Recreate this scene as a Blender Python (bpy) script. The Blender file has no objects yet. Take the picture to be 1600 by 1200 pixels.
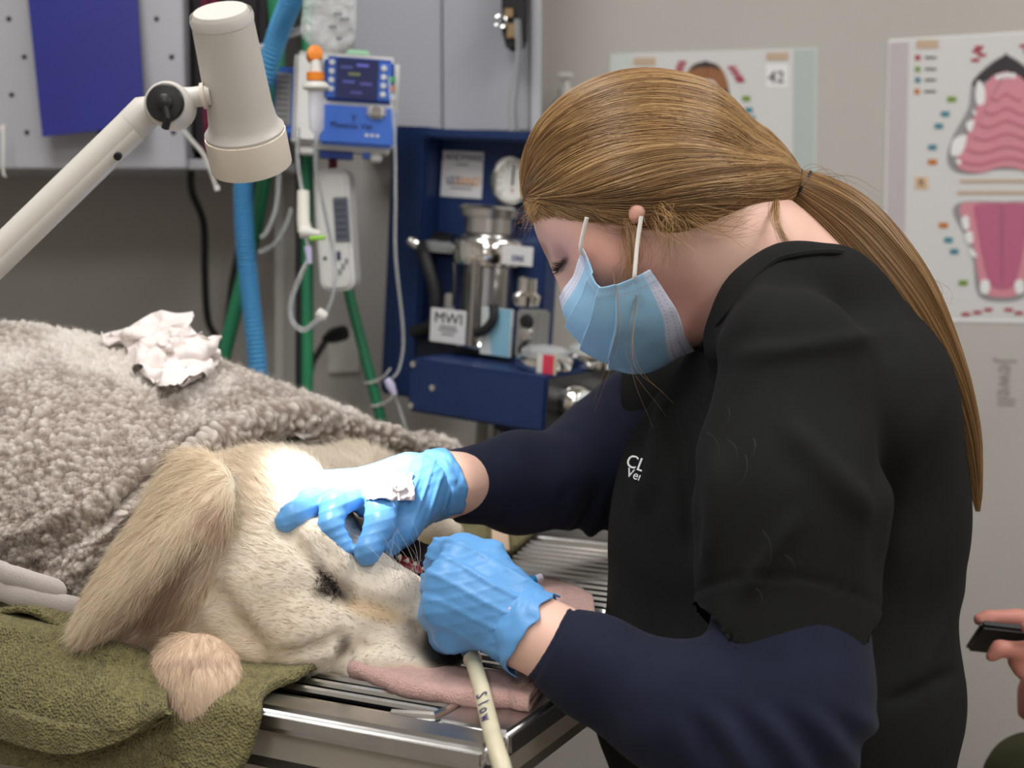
import bpy, bmesh, math
import numpy as np
from mathutils import Vector, Matrix, Euler

# ---------------------------------------------------------------- camera, light, exposure
S = bpy.context.scene
COL = S.collection
F = 2200.0                       # focal length in pixels of the 1600 px frame
PITCH = math.radians(6.0)
CZ = 1.233                       # camera height, table top is at 0.90
TZ = 0.90
cam = bpy.data.cameras.new('camera'); camo = bpy.data.objects.new('camera', cam); COL.objects.link(camo)
cam.sensor_width = 36.0; cam.lens = F / 1600 * 36.0
camo.location = (0, 0, CZ); camo.rotation_euler = (math.pi/2 - PITCH, 0, 0)
cam.clip_start = 0.02
cam.dof.use_dof = True; cam.dof.focus_distance = 1.09; cam.dof.aperture_fstop = 5.6
S.camera = camo
w = bpy.data.worlds.new('world'); S.world = w; w.use_nodes = True
w.node_tree.nodes['Background'].inputs[0].default_value = (0.9, 0.93, 1.0, 1)
w.node_tree.nodes['Background'].inputs[1].default_value = 0.15
S.view_settings.view_transform = 'Standard'; S.view_settings.look = 'None'
S.view_settings.gamma = 1.0; S.view_settings.use_curve_mapping = False
S.view_settings.exposure = 0.08
S.cycles.use_denoising = True
S.cycles.max_bounces = 8; S.cycles.transparent_max_bounces = 12
CEIL = 2.55
LIGHTS = [(-0.45, 0.75, 17.0), (1.15, 0.75, 17.0), (-0.45, -1.3, 16.0), (1.15, -1.3, 16.0)]
for i, (lx, ly, e) in enumerate(LIGHTS):
    l = bpy.data.lights.new('ceiling_panel_light', 'AREA'); l.shape = 'RECTANGLE'; l.size = 0.56; l.size_y = 1.16
    l.energy = e; l.color = (1.0, 0.99, 0.98)
    o = bpy.data.objects.new('ceiling_panel_light', l); COL.objects.link(o); o.location = (lx, ly, CEIL - 0.025)

# ---------------------------------------------------------------- geometry helpers
CP, SP = math.cos(PITCH), math.sin(PITCH)
def P(px, py, d):
    """pixel of the 1600x1200 frame at distance d along the view axis -> world point"""
    x = (px - 800) / F * d; u = -(py - 600) / F * d
    return np.array([x, d*CP + u*SP, CZ - d*SP + u*CP])
def PL(pts): return [P(*p[:3]) for p in pts]
def T(px, py, h=0.0):
    """pixel -> point on the table plane raised by h"""
    dz = SP + (py-600)/F*CP
    return P(px, py, (CZ - TZ - h)/dz)
def nz(v):
    v = np.asarray(v, float); return v/np.maximum(np.linalg.norm(v, axis=-1, keepdims=True), 1e-12)

def mesh_np(name, V, Q, smooth=True):
    V = np.asarray(V, np.float32); Q = np.asarray(Q, np.int32)
    me = bpy.data.meshes.new(name); n = Q.shape[1]
    me.vertices.add(len(V)); me.vertices.foreach_set('co', V.ravel())
    me.loops.add(Q.size); me.loops.foreach_set('vertex_index', Q.ravel())
    me.polygons.add(len(Q)); me.polygons.foreach_set('loop_start', np.arange(0, Q.size, n, dtype=np.int32))
    me.polygons.foreach_set('loop_total', np.full(len(Q), n, np.int32))
    if smooth: me.polygons.foreach_set('use_smooth', np.ones(len(Q), bool))
    me.update(calc_edges=True); me.validate()
    return me
def vcol(me, C):
    C = np.asarray(C, np.float32)
    if C.shape[1] == 3: C = np.concatenate([C, np.ones((len(C), 1), np.float32)], 1)
    a = me.color_attributes.new('col', 'FLOAT_COLOR', 'POINT'); a.data.foreach_set('color', C.ravel())
def put(name, me, m=None, parent=None, **kw):
    o = bpy.data.objects.new(name, me); COL.objects.link(o)
    if m is not None and hasattr(me, 'materials'): me.materials.append(m)
    setpar(o, parent)
    for k, v in kw.items(): o[k] = v
    return o
WORLD = set()
def setpar(o, parent):
    if parent is None: return
    o.parent = parent
    if parent.name in WORLD: o.matrix_parent_inverse = Matrix.Translation(-Vector(parent.location))
def thingW(name, label, cat, loc, group=None):
    """an Empty at loc whose children are built in world coordinates"""
    o = thing(name, label, cat, tuple(float(v) for v in loc), group=group); WORLD.add(o.name); return o
def thing(name, label, cat, loc=(0, 0, 0), rot=(0, 0, 0), group=None):
    o = bpy.data.objects.new(name, None); COL.objects.link(o); o.empty_display_size = 0.05
    o.location = loc; o.rotation_euler = rot; o['label'] = label; o['category'] = cat
    if group: o['group'] = group
    return o
def tag(o, label, cat, group=None):
    o['label'] = label; o['category'] = cat
    if group: o['group'] = group
    return o

class MB:
    """collects simple shapes in one bmesh"""
    def __init__(s): s.V = []; s.Fc = []
    def add(s, V, Fc):
        b = len(s.V); s.V += [tuple(map(float, v)) for v in V]; s.Fc += [tuple(i+b for i in f) for f in Fc]; return s
    def box(s, x0, x1, y0, y1, z0, z1):
        V = [(x, y, z) for z in (z0, z1) for y in (y0, y1) for x in (x0, x1)]
        return s.add(V, [(0, 2, 3, 1), (4, 5, 7, 6), (0, 1, 5, 4), (2, 6, 7, 3), (0, 4, 6, 2), (1, 3, 7, 5)])
    def prism(s, poly, axis, lo, hi):
        """extrude a 2D polygon along axis 0/1/2"""
        n = len(poly)
        def m(p, t):
            q = list(p); q.insert(axis, t); return q
        V = [m(p, lo) for p in poly] + [m(p, hi) for p in poly]
        return s.add(V, [tuple(range(n))[::-1], tuple(range(n, 2*n))] + [(i, (i+1) % n, n+(i+1) % n, n+i) for i in range(n)])
    def lathe(s, prof, c=(0, 0, 0), axis=(0, 0, 1), n=32, cap=True):
        """profile [(r, h)] revolved about axis through c"""
        a = nz(axis); t = np.array([1, 0, 0]) if abs(a[0]) < .9 else np.array([0, 1, 0])
        e1 = nz(np.cross(a, t)); e2 = np.cross(a, e1); c = np.asarray(c, float)
        V = []; Fc = []
        for r, h in prof:
            for i in range(n):
                th = 2*math.pi*i/n; V.append(c + a*h + r*(math.cos(th)*e1 + math.sin(th)*e2))
        for j in range(len(prof)-1):
            for i in range(n):
                Fc.append((j*n+i, j*n+(i+1) % n, (j+1)*n+(i+1) % n, (j+1)*n+i))
        if cap:
            Fc.append(tuple(range(n))[::-1]); Fc.append(tuple(range((len(prof)-1)*n, len(prof)*n)))
        return s.add(V, Fc)
    def tube(s, pts, r, n=10, cap=True, flat=1.0):
        V, Q = sweep(pts, r, n, flat); s.add(V, [tuple(q) for q in Q])
        if cap:
            b = len(s.V)-len(V); m = len(V)//n
            s.Fc.append(tuple(b+i for i in range(n))[::-1]); s.Fc.append(tuple(b+(m-1)*n+i for i in range(n)))
        return s
    def build(s, name, m=None, parent=None, smooth=True, bevel=0, seg=2, auto=True, **kw):
        me = bpy.data.meshes.new(name); me.from_pydata(s.V, [], s.Fc)
        bm = bmesh.new(); bm.from_mesh(me); bmesh.ops.recalc_face_normals(bm, faces=bm.faces)
        if bevel:
            es = [e for e in bm.edges if len(e.link_faces) == 2 and e.calc_face_angle(0) > .5]
            bmesh.ops.bevel(bm, geom=es, offset=bevel, segments=seg, affect='EDGES', clamp_overlap=True)
        if smooth:
            for f in bm.faces: f.smooth = True
            for e in bm.edges:
                if len(e.link_faces) == 2 and e.calc_face_angle(0) > math.radians(38): e.smooth = False
        bm.to_mesh(me); bm.free()
        return put(name, me, m, parent, **kw)

def crom(pts, n):
    """Catmull-Rom through pts (k,c), n samples over the whole length"""
    p = np.asarray(pts, float); k = len(p)
    q = np.vstack([2*p[0]-p[1], p, 2*p[-1]-p[-2]])
    t = np.linspace(0, k-1, n); i = np.minimum(t.astype(int), k-2); f = (t-i)[:, None]
    a, b, c, d = q[i], q[i+1], q[i+2], q[i+3]
    return .5*(2*b + (c-a)*f + (2*a-5*b+4*c-d)*f**2 + (3*b-a-3*c+d)*f**3)
def sweep(pts, r, n=10, flat=1.0):
    p = np.asarray(pts, float); m = len(p)
    r = np.broadcast_to(np.asarray(r, float), (m,))
    t = nz(np.gradient(p, axis=0)); u = np.zeros_like(p)
    a = np.array([0, 0, 1.]) if abs(t[0][2]) < .9 else np.array([1., 0, 0])
    u[0] = nz(np.cross(t[0], a))
    for i in range(1, m):
        u[i] = nz(u[i-1] - t[i]*np.dot(u[i-1], t[i]))
    v = np.cross(t, u); th = np.arange(n)*2*math.pi/n
    V = p[:, None] + r[:, None, None]*(np.cos(th)[None, :, None]*u[:, None] + flat*np.sin(th)[None, :, None]*v[:, None])
    Q = [(i*n+j, i*n+(j+1) % n, (i+1)*n+(j+1) % n, (i+1)*n+j) for i in range(m-1) for j in range(n)]
    return V.reshape(-1, 3), Q
def cable(name, pix, r, m, parent=None, n=60, seg=8, **kw):
    pts = crom(PL(pix), n)
    return MB().tube(pts, r, seg).build(name, m, parent, **kw)
def patch(ctrl, nu, nv):
    """tensor Catmull-Rom patch through a grid of world points: ctrl[row v][col u]"""
    c = np.asarray(ctrl, float)
    rows = np.stack([crom(r, nu) for r in c])            # R,nu,3
    return np.stack([crom(rows[:, i], nv) for i in range(nu)], 1)   # nv,nu,3
def gridmesh(name, G):
    nv, nu = G.shape[:2]
    idx = np.arange(nv*nu).reshape(nv, nu)
    Q = np.stack([idx[:-1, :-1], idx[1:, :-1], idx[1:, 1:], idx[:-1, 1:]], -1).reshape(-1, 4)
    return mesh_np(name, G.reshape(-1, 3), Q)
def gnorm(G):
    du = np.gradient(G, axis=1); dv = np.gradient(G, axis=0)
    return nz(np.cross(dv, du))

# ---- signed distance volumes, polygonised with surface nets
class Sdf:
    def __init__(s, h): s.h = h; s.pr = []
    def cap(s, a, b, ra, rb=None, k=.01, sub=False):
        a = np.asarray(a, float); b = np.asarray(b, float); rb = ra if rb is None else rb
        R = max(ra, rb); s.pr.append(('c', np.minimum(a, b)-R, np.maximum(a, b)+R, k, sub, (a, b, ra, rb))); return s
    def ell(s, c, r, k=.01, rot=None, sub=False):
        c = np.asarray(c, float); r = np.asarray(r, float); R = max(r)
        s.pr.append(('e', c-R, c+R, k, sub, (c, r, None if rot is None else np.array(rot)))); return s
    def chain(s, pix, k=.01, sub=False):
        """[(px,py,d,rpx)]"""
        w = [(P(*p[:3]), p[3]*p[2]/F) for p in pix]
        for (a, ra), (b, rb) in zip(w[:-1], w[1:]): s.cap(a, b, ra, rb, k, sub)
        return s
    def pell(s, px, py, d, rx, ry, rz, k=.01, roll=0, yaw=0, sub=False):
        """ellipsoid at a pixel, radii in pixels at that distance; roll turns clockwise in the picture"""
        R = Matrix.Rotation(math.radians(roll), 3, 'Y') @ Matrix.Rotation(math.radians(yaw), 3, 'Z')
        f = d/F
        return s.ell(P(px, py, d), (rx*f, rz*f, ry*f), k, R, sub)
    def pbox(s, px, py, d, hx, hy, hz, k=.004, roll=0, sub=True, rnd=.002):
        """box at a pixel: half sizes hx, hy in pixels there, hz in metres of depth"""
        R = np.array(Matrix.Rotation(math.radians(roll), 3, 'Y')); f = d/F; b = np.array([hx*f, hz, hy*f]); c = P(px, py, d); L = np.linalg.norm(b)
        s.pr.append(('b', c-L, c+L, k, sub, (c, b, R, rnd))); return s
    def sheet(s, G, r, k=.004):
        for p, rr in zip(G.reshape(-1, 3), np.broadcast_to(r, G.shape[:2]).ravel()):
            s.pr.append(('c', p-rr, p+rr, k, False, (p, p, rr, rr)))
        return s
    def field(s, kind, A, X):
        if kind == 'c':
            a, b, ra, rb = A; ab = b-a; L = np.dot(ab, ab)
            pa = X-a
            if L < 1e-12: return np.sqrt((pa**2).sum(-1))-ra
            t = np.clip((pa@ab)/L, 0, 1)
            return np.sqrt(((pa-t[..., None]*ab)**2).sum(-1)) - (ra+(rb-ra)*t)
        if kind == 'b':
            c, b, R, rn = A; q = np.abs((X-c)@R)-b+rn
            return np.sqrt((np.maximum(q, 0)**2).sum(-1))+np.minimum(q.max(-1), 0)-rn
        c, r, R = A; p = X-c
        if R is not None: p = p@R
        k0 = np.sqrt(((p/r)**2).sum(-1)); k1 = np.sqrt(((p/r**2)**2).sum(-1))
        return k0*(k0-1)/np.maximum(k1, 1e-9)
    def at(s, X):
        """distance at arbitrary points (all primitives)"""
        f = np.full(X.shape[:-1], 1.0)
        for kind, lo, hi, k, sub, A in s.pr:
            f = s.comb(f, s.field(kind, A, X), k, sub)
        return f
    def hit(s, px, py, d0=.8):
        """distance of the surface seen at a pixel of the frame"""
        d = d0
        for _ in range(60):
            p = P(px, py, d); v = float(s.at(p[None])[0])
            if v < 2e-4: break
            d += max(v*.85, 2e-4)
            if d > 1.9: break
        return d
    def crease(s, pix, k=.006, sink=0.0):
        """[(px,py,rpx)] groove cut along the surface"""
        q = [(x, y, s.hit(x, y)+sink, r) for x, y, r in pix]
        return s.chain(q, k, True)
    @staticmethod
    def comb(a, b, k, sub):
        if sub: a, b = -a, b
        h = np.clip(.5+.5*(b-a)/k, 0, 1); r = b*(1-h)+a*h-k*h*(1-h)
        return -r if sub else r
    def mesh(s, smooth=2, clip=None):
        h = s.h
        lo = np.min([p[1] for p in s.pr if not p[4]], 0)-3*h; hi = np.max([p[2] for p in s.pr if not p[4]], 0)+3*h
        n = np.ceil((hi-lo)/h).astype(int)+1
        f = np.full(n, 1.0, np.float32); ax = [lo[i]+h*np.arange(n[i]) for i in range(3)]
        for kind, l, u, k, sub, A in s.pr:
            m = k+3*h
            i0 = np.clip(((l-m-lo)/h).astype(int), 0, n); i1 = np.clip(((u+m-lo)/h).astype(int)+2, 0, n)
            if (i1 <= i0).any(): continue
            sl = tuple(slice(a, b) for a, b in zip(i0, i1))
            X = np.stack(np.meshgrid(*[ax[i][sl[i]] for i in range(3)], indexing='ij'), -1)
            f[sl] = s.comb(f[sl], s.field(kind, A, X), k, sub)
        if clip is not None:
            X = np.stack(np.meshgrid(*ax, indexing='ij'), -1)
            for c, nn in clip:                  # keep the side where (X-c).n < 0
                f = np.maximum(f, (X-np.asarray(c))@nz(nn)).astype(np.float32)
        return nets(f, lo, h, smooth)
def nets(f, lo, h, smooth):
    n = f.shape; s = f < 0
    cs = np.zeros([k-1 for k in n], np.int8); o = (0, 1)
    for i in o:
        for j in o:
            for k in o: cs += s[i:n[0]-1+i, j:n[1]-1+j, k:n[2]-1+k]
    act = (cs > 0) & (cs < 8); idx = np.full(act.shape, -1, np.int64)
    C = np.argwhere(act); idx[act] = np.arange(len(C))
    acc = np.zeros((len(C), 3)); cnt = np.zeros(len(C))
    corner = [(i, j, k) for i in o for j in o for k in o]
    val = {c: f[C[:, 0]+c[0], C[:, 1]+c[1], C[:, 2]+c[2]].astype(float) for c in corner}
    for a in corner:
        for ax in range(3):
            if a[ax] == 0:
                b = list(a); b[ax] = 1; b = tuple(b); va, vb = val[a], val[b]; m = (va < 0) != (vb < 0)
                t = np.where(m, va/np.where(m, va-vb, 1), 0)
                p = np.tile(np.array(a, float), (len(C), 1)); p[:, ax] = t
                acc[m] += p[m]; cnt[m] += 1
    V = (C + acc/np.maximum(cnt, 1)[:, None])*h + lo
    Qs = []
    for ax in range(3):
        b, c = [i for i in range(3) if i != ax]
        sl0 = [slice(None)]*3; sl1 = [slice(None)]*3; sl0[ax] = slice(0, -1); sl1[ax] = slice(1, None)
        d = s[tuple(sl0)] != s[tuple(sl1)]; E = np.argwhere(d)
        E = E[(E[:, b] > 0) & (E[:, c] > 0) & (E[:, b] < n[b]-1) & (E[:, c] < n[c]-1)]
        ins = s[E[:, 0], E[:, 1], E[:, 2]]
        q = []
        for db, dc in ((0, 0), (-1, 0), (-1, -1), (0, -1)):
            G = E.copy(); G[:, b] += db; G[:, c] += dc; q.append(idx[G[:, 0], G[:, 1], G[:, 2]])
        q = np.stack(q, 1); ok = (q >= 0).all(1); q = q[ok]; ins = ins[ok]
        fn = np.cross(V[q[:, 2]]-V[q[:, 0]], V[q[:, 3]]-V[q[:, 1]])[:, ax]
        bad = (fn > 0) != ins
        q[bad] = q[bad][:, ::-1]; Qs.append(q)
    Q = np.concatenate(Qs); Q = Q[(Q >= 0).all(1)]
    for _ in range(smooth): V = lap(V, Q, .5)
    return V, Q
def lap(V, Q, w=.5):
    a = np.zeros_like(V); c = np.zeros(len(V))
    for i in range(4):
        j = (i+1) % 4
        for x, y in ((Q[:, i], Q[:, j]), (Q[:, j], Q[:, i])):
            for k in range(3): a[:, k] += np.bincount(x, V[y, k], len(V))
            c += np.bincount(x, minlength=len(V))
    return V*(1-w)+w*a/np.maximum(c, 1)[:, None]
def vnorm(V, Q):
    fn = np.cross(V[Q[:, 2]]-V[Q[:, 0]], V[Q[:, 3]]-V[Q[:, 1]]); N = np.zeros_like(V)
    for i in range(4):
        for k in range(3): N[:, k] += np.bincount(Q[:, i], fn[:, k], len(V))
    return nz(N)
def sample_surf(V, Q, n, rng, weight=None):
    T3 = np.concatenate([Q[:, [0, 1, 2]], Q[:, [0, 2, 3]]]); N = vnorm(V, Q)
    ar = np.linalg.norm(np.cross(V[T3[:, 1]]-V[T3[:, 0]], V[T3[:, 2]]-V[T3[:, 0]]), axis=1)
    if weight is not None: ar = ar*weight[T3].mean(1)
    t = rng.choice(len(T3), n, p=ar/ar.sum()); a = np.sqrt(rng.random(n)); b = rng.random(n)
    w = np.stack([1-a, a*(1-b), a*b], 1)
    p = (V[T3[t]]*w[:, :, None]).sum(1); nn = nz((N[T3[t]]*w[:, :, None]).sum(1))
    return p, nn, t, w, T3
def project(X):
    """world points -> pixel coordinates (px,py,d); used only to say which marking of a coat or face goes where"""
    v = X-np.array([0, 0, CZ]); d = v[:, 1]*CP - v[:, 2]*SP; u = v[:, 1]*SP + v[:, 2]*CP
    return 800+F*v[:, 0]/d, 600-F*u/d, d
def hairs(name, pts, rad, col, m, parent=None, tip=.15, **kw):
    """pts (N,k,3), rad (N,) root radius, col (N,3)"""
    N, k = pts.shape[:2]
    cu = bpy.data.hair_curves.new(name); cu.add_curves([k]*N)
    cu.position_data.foreach_set('vector', pts.astype(np.float32).ravel())
    a = cu.attributes.get('radius') or cu.attributes.new('radius', 'FLOAT', 'POINT')
    prof = 1-(1-tip)*np.linspace(0, 1, k)**1.5
    a.data.foreach_set('value', (np.asarray(rad)[:, None]*prof[None]).astype(np.float32).ravel())
    c = cu.attributes.new('col', 'FLOAT_COLOR', 'CURVE')
    c.data.foreach_set('color', np.concatenate([col, np.ones((N, 1))], 1).astype(np.float32).ravel())
    cu.materials.append(m)
    o = bpy.data.objects.new(name, cu); COL.objects.link(o)
    setpar(o, parent)
    for kk, v in kw.items(): o[kk] = v
    return o
# ---- numpy noise
def hash3(I, seed=0):
    I = I.astype(np.uint64); x = I[..., 0]*np.uint64(73856093) ^ I[..., 1]*np.uint64(19349663) ^ I[..., 2]*np.uint64(83492791) ^ np.uint64(seed*2654435761 % 2**32)
    x = (x ^ (x >> np.uint64(13)))*np.uint64(1274126177) & np.uint64(0xffffffff)
    x = (x ^ (x >> np.uint64(16)))*np.uint64(2246822519) & np.uint64(0xffffffff)
    return ((x ^ (x >> np.uint64(15))) & np.uint64(0xffffff)).astype(float)/0xffffff
def noise3(X, seed=0):
    X = np.asarray(X)+1000.0; I = np.floor(X).astype(np.int64); f = X-I; f = f*f*(3-2*f); r = 0
    for a in (0, 1):
        for b in (0, 1):
            for c in (0, 1):
                w = (f[..., 0] if a else 1-f[..., 0])*(f[..., 1] if b else 1-f[..., 1])*(f[..., 2] if c else 1-f[..., 2])
                r = r + w*hash3(I+np.array([a, b, c]), seed)
    return r*2-1
def fbm(X, o=3, seed=0):
    r = 0; a = 1.
    for i in range(o): r = r+a*noise3(X*2**i, seed+i); a *= .5
    return r
def worley(X, seed=0):
    """2D feature distance, X (...,2)"""
    X = X+1000.0; I = np.floor(X).astype(np.int64); d = np.full(X.shape[:-1], 9.); d2 = d.copy(); idv = np.zeros(X.shape[:-1])
    for a in (-1, 0, 1):
        for b in (-1, 0, 1):
            c = I+np.array([a, b]); z = np.zeros(c.shape[:-1]+(1,), np.int64); c3 = np.concatenate([c, z], -1)
            p = c+np.stack([hash3(c3, seed), hash3(c3, seed+7)], -1)
            q = np.sqrt(((X-p)**2).sum(-1)); m = q < d
            d2 = np.where(m, d, np.minimum(d2, q)); idv = np.where(m, hash3(c3, seed+13), idv); d = np.where(m, q, d)
    return d, d2, idv
def worley3(X, seed=0):
    X = X+1000.0; I = np.floor(X).astype(np.int64); d = np.full(X.shape[:-1], 9.); idv = np.zeros(X.shape[:-1])
    for a in (-1, 0, 1):
        for b in (-1, 0, 1):
            for c in (-1, 0, 1):
                q = I+np.array([a, b, c]); h0 = hash3(q, seed)
                p = q+np.stack([h0, hash3(q, seed+7), hash3(q, seed+17)], -1)
                e = ((X-p)**2).sum(-1); m = e < d; idv = np.where(m, h0, idv); d = np.where(m, e, d)
    return np.sqrt(d), idv
def sstep(a, b, x):
    t = np.clip((x-a)/(b-a), 0, 1); return t*t*(3-2*t)
def srgb(r, g, b):
    f = lambda c: (c/255/12.92) if c <= 10 else ((c/255+.055)/1.055)**2.4
    return (f(r), f(g), f(b))

# ---------------------------------------------------------------- materials
MATS = {}
def mat(name, col=(.5, .5, .5), rough=.5, metal=0., attr=None, noise=None, bump=None, spec=.5, sss=0., trans=0., alpha=1., emit=None, coat=0., sheen=0., ior=1.45, aniso=0., scale3=None, vor=None):
    """noise=(scale, amount) colour variation; bump=(scale, strength, distance); vor=(scale,strength,distance) cell relief"""
    if name in MATS: return MATS[name]
    m = bpy.data.materials.new(name); MATS[name] = m; m.use_nodes = True
    nt = m.node_tree; b = nt.nodes['Principled BSDF']; L = nt.links
    b.inputs['Base Color'].default_value = (*col[:3], 1); b.inputs['Roughness'].default_value = rough; b.inputs['Metallic'].default_value = metal
    b.inputs['Specular IOR Level'].default_value = spec; b.inputs['Alpha'].default_value = alpha; b.inputs['IOR'].default_value = ior
    b.inputs['Transmission Weight'].default_value = trans; b.inputs['Coat Weight'].default_value = coat; b.inputs['Sheen Weight'].default_value = sheen
    b.inputs['Anisotropic'].default_value = aniso
    if sss:
        b.inputs['Subsurface Weight'].default_value = sss; b.inputs['Subsurface Radius'].default_value = (.012, .005, .003); b.inputs['Subsurface Scale'].default_value = .6
    if emit: b.inputs['Emission Color'].default_value = (*emit[:3], 1); b.inputs['Emission Strength'].default_value = emit[3]
    tc = nt.nodes.new('ShaderNodeTexCoord'); src = tc.outputs['Object']
    if scale3:
        mp = nt.nodes.new('ShaderNodeMapping'); mp.inputs['Scale'].default_value = scale3[:3]
        if len(scale3) > 3: mp.inputs['Rotation'].default_value = scale3[3]
        L.new(src, mp.inputs[0]); src = mp.outputs[0]
    csrc = None
    if attr:
        at = nt.nodes.new('ShaderNodeAttribute'); at.attribute_name = attr; csrc = at.outputs['Color']
    if noise:
        nn = nt.nodes.new('ShaderNodeTexNoise'); nn.inputs['Scale'].default_value = noise[0]; nn.inputs['Detail'].default_value = 5; L.new(src, nn.inputs['Vector'])
        mr = nt.nodes.new('ShaderNodeMapRange'); mr.inputs[1].default_value = .3; mr.inputs[2].default_value = .7
        mr.inputs[3].default_value = 1-noise[1]; mr.inputs[4].default_value = 1+noise[1]; L.new(nn.outputs[0], mr.inputs[0])
        mx = nt.nodes.new('ShaderNodeVectorMath'); mx.operation = 'SCALE'
        if csrc is not None: L.new(csrc, mx.inputs[0])
        else: mx.inputs[0].default_value = col[:3]
        L.new(mr.outputs[0], mx.inputs['Scale']); csrc = mx.outputs[0]
    if csrc is not None: L.new(csrc, b.inputs['Base Color'])
    prev = None
    for kind, bp in (('n', bump), ('v', vor)):
        if not bp: continue
        if kind == 'n':
            t = nt.nodes.new('ShaderNodeTexNoise'); t.inputs['Detail'].default_value = 4; out = t.outputs[0]
        else:
            t = nt.nodes.new('ShaderNodeTexVoronoi'); out = t.outputs['Distance']
        t.inputs['Scale'].default_value = bp[0]; L.new(src, t.inputs['Vector'])
        bn = nt.nodes.new('ShaderNodeBump'); bn.inputs['Strength'].default_value = bp[1]; bn.inputs['Distance'].default_value = bp[2]
        L.new(out, bn.inputs['Height'])
        if prev is not None: L.new(prev, bn.inputs['Normal'])
        prev = bn.outputs[0]
    if prev is not None: L.new(prev, b.inputs['Normal'])
    return m
def text(name, body, size, m, parent=None, loc=(0, 0, 0), rot=(0, 0, 0), ext=.0003, align='CENTER', sx=1.0, shear=0, **kw):
    c = bpy.data.curves.new(name, 'FONT'); c.body = body; c.size = size; c.extrude = ext; c.align_x = align; c.align_y = 'CENTER'; c.shear = shear
    c.resolution_u = 3; c.materials.append(m)
    t = bpy.data.objects.new(name, c); COL.objects.link(t)
    dg = bpy.context.evaluated_depsgraph_get(); me = bpy.data.meshes.new_from_object(t.evaluated_get(dg))
    bpy.data.objects.remove(t); o = put(name, me, None, parent, **kw)
    if not me.materials: me.materials.append(m)
    o.location = loc; o.rotation_euler = rot; o.scale = (sx, 1, 1)
    return o
# ================================================================ the room
M_wall = mat('wall_paint', srgb(187, 183, 177), .75, noise=(3, .03), bump=(90, .12, .002))
M_trim = mat('trim_paint', srgb(205, 203, 198), .45)
M_floor = mat('floor_vinyl', srgb(158, 148, 136), .45, noise=(14, .06))
M_ceil = mat('ceiling_tile', srgb(225, 223, 216), .9, noise=(60, .05))
M_panel = mat('light_diffuser', (1, 1, 1), .5, emit=(1, .99, .97, 1.6))
M_white = mat('white_plastic', srgb(214, 212, 206), .4)
M_black = mat('black_plastic', (.012, .012, .013), .4)
M_blackrub = mat('black_rubber', (.015, .015, .016), .55)
M_clear = mat('clear_tube', (.86, .88, .88), .12, trans=.8, ior=1.25)
M_chrome = mat('chrome', (.78, .77, .75), .12, 1.0)
YAW = math.radians(5); WU = np.array([math.cos(YAW), -math.sin(YAW), 0]); WN = np.array([-math.sin(YAW), -math.cos(YAW), 0]); WO = np.array([0, 2.27, 0])
def Wp(px, py, off=0.0):
    """pixel -> point on the back wall, off metres in front of it"""
    o = np.array([0, 0, CZ]); d = P(px, py, 1)-o
    t = np.dot(WO+WN*off-o, WN)/np.dot(d, WN); return o+d*t
RX0, RX1, RY0 = -1.9, 2.1, -2.6
def wy(x): return 2.27 - math.tan(YAW)*x
def slab(name, pts, m, **kw):
    return put(name, mesh_np(name, pts, [(0, 1, 2, 3)], False), m, None, kind='structure', **kw)
slab('floor', [(RX0, RY0, 0), (RX1, RY0, 0), (RX1, wy(RX1), 0), (RX0, wy(RX0), 0)], M_floor)
slab('ceiling', [(RX0, RY0, CEIL), (RX0, wy(RX0), CEIL), (RX1, wy(RX1), CEIL), (RX1, RY0, CEIL)], M_ceil)
slab('wall_back', [(RX0, wy(RX0), 0), (RX1, wy(RX1), 0), (RX1, wy(RX1), CEIL), (RX0, wy(RX0), CEIL)], M_wall)
slab('wall_left', [(RX0, RY0, 0), (RX0, wy(RX0), 0), (RX0, wy(RX0), CEIL), (RX0, RY0, CEIL)], M_wall)
slab('wall_right', [(RX1, RY0, 0), (RX1, wy(RX1), 0), (RX1, wy(RX1), CEIL), (RX1, RY0, CEIL)], M_wall)
slab('wall_front', [(RX0, RY0, 0), (RX1, RY0, 0), (RX1, RY0, CEIL), (RX0, RY0, CEIL)], M_wall)
m = MB()
for a in (RX0,):
    m.add([np.array([RX0, wy(RX0), 0])+WN*.012*i + np.array([0, 0, z]) for i in (0, 1) for z in (0, .1)] + [np.array([RX1, wy(RX1), 0])+WN*.012*i + np.array([0, 0, z]) for i in (0, 1) for z in (0, .1)],
          [(0, 1, 5, 4), (2, 6, 7, 3), (1, 3, 7, 5), (0, 2, 3, 1), (4, 5, 7, 6)])
m.build('baseboard_back', M_trim, smooth=False, kind='structure')
for i, (lx, ly, e) in enumerate(LIGHTS):
    t = thing('ceiling_light', ['flat ceiling light panel above the exam table', 'flat ceiling light panel above the seated woman', 'flat ceiling light panel behind the camera near the left wall', 'flat ceiling light panel behind the camera near the right wall'][i], 'light', (lx, ly, CEIL-.02), group='ceiling light panels')
    MB().box(-.3, -.28, -.6, .6, 0, .019).box(.28, .3, -.6, .6, 0, .019).box(-.28, .28, -.6, -.58, 0, .019).box(-.28, .28, .58, .6, 0, .019).build('frame', M_trim, t, smooth=False)
    MB().box(-.28, .28, -.58, .58, .004, .015).build('diffuser', M_panel, t, smooth=False)

# pale vertical edge strip beside the green stand and the faint seam further left
def vstrip(name, px0, px1, y0, y1, off, m):
    a, b, c, d = Wp(px0, y0, 0), Wp(px1, y0, 0), Wp(px1, y1, 0), Wp(px0, y1, 0)
    V = [a, b, c, d]+[q+WN*off for q in (a, b, c, d)]
    return MB().add(V, [(0, 1, 2, 3), (4, 5, 6, 7), (0, 1, 5, 4), (1, 2, 6, 5), (2, 3, 7, 6), (3, 0, 4, 7)]).build(name, m, None, False, kind='structure')
vstrip('trim_1', 455, 468, -300, 1400, .104, M_trim)
M_wallL = M_wall
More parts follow.
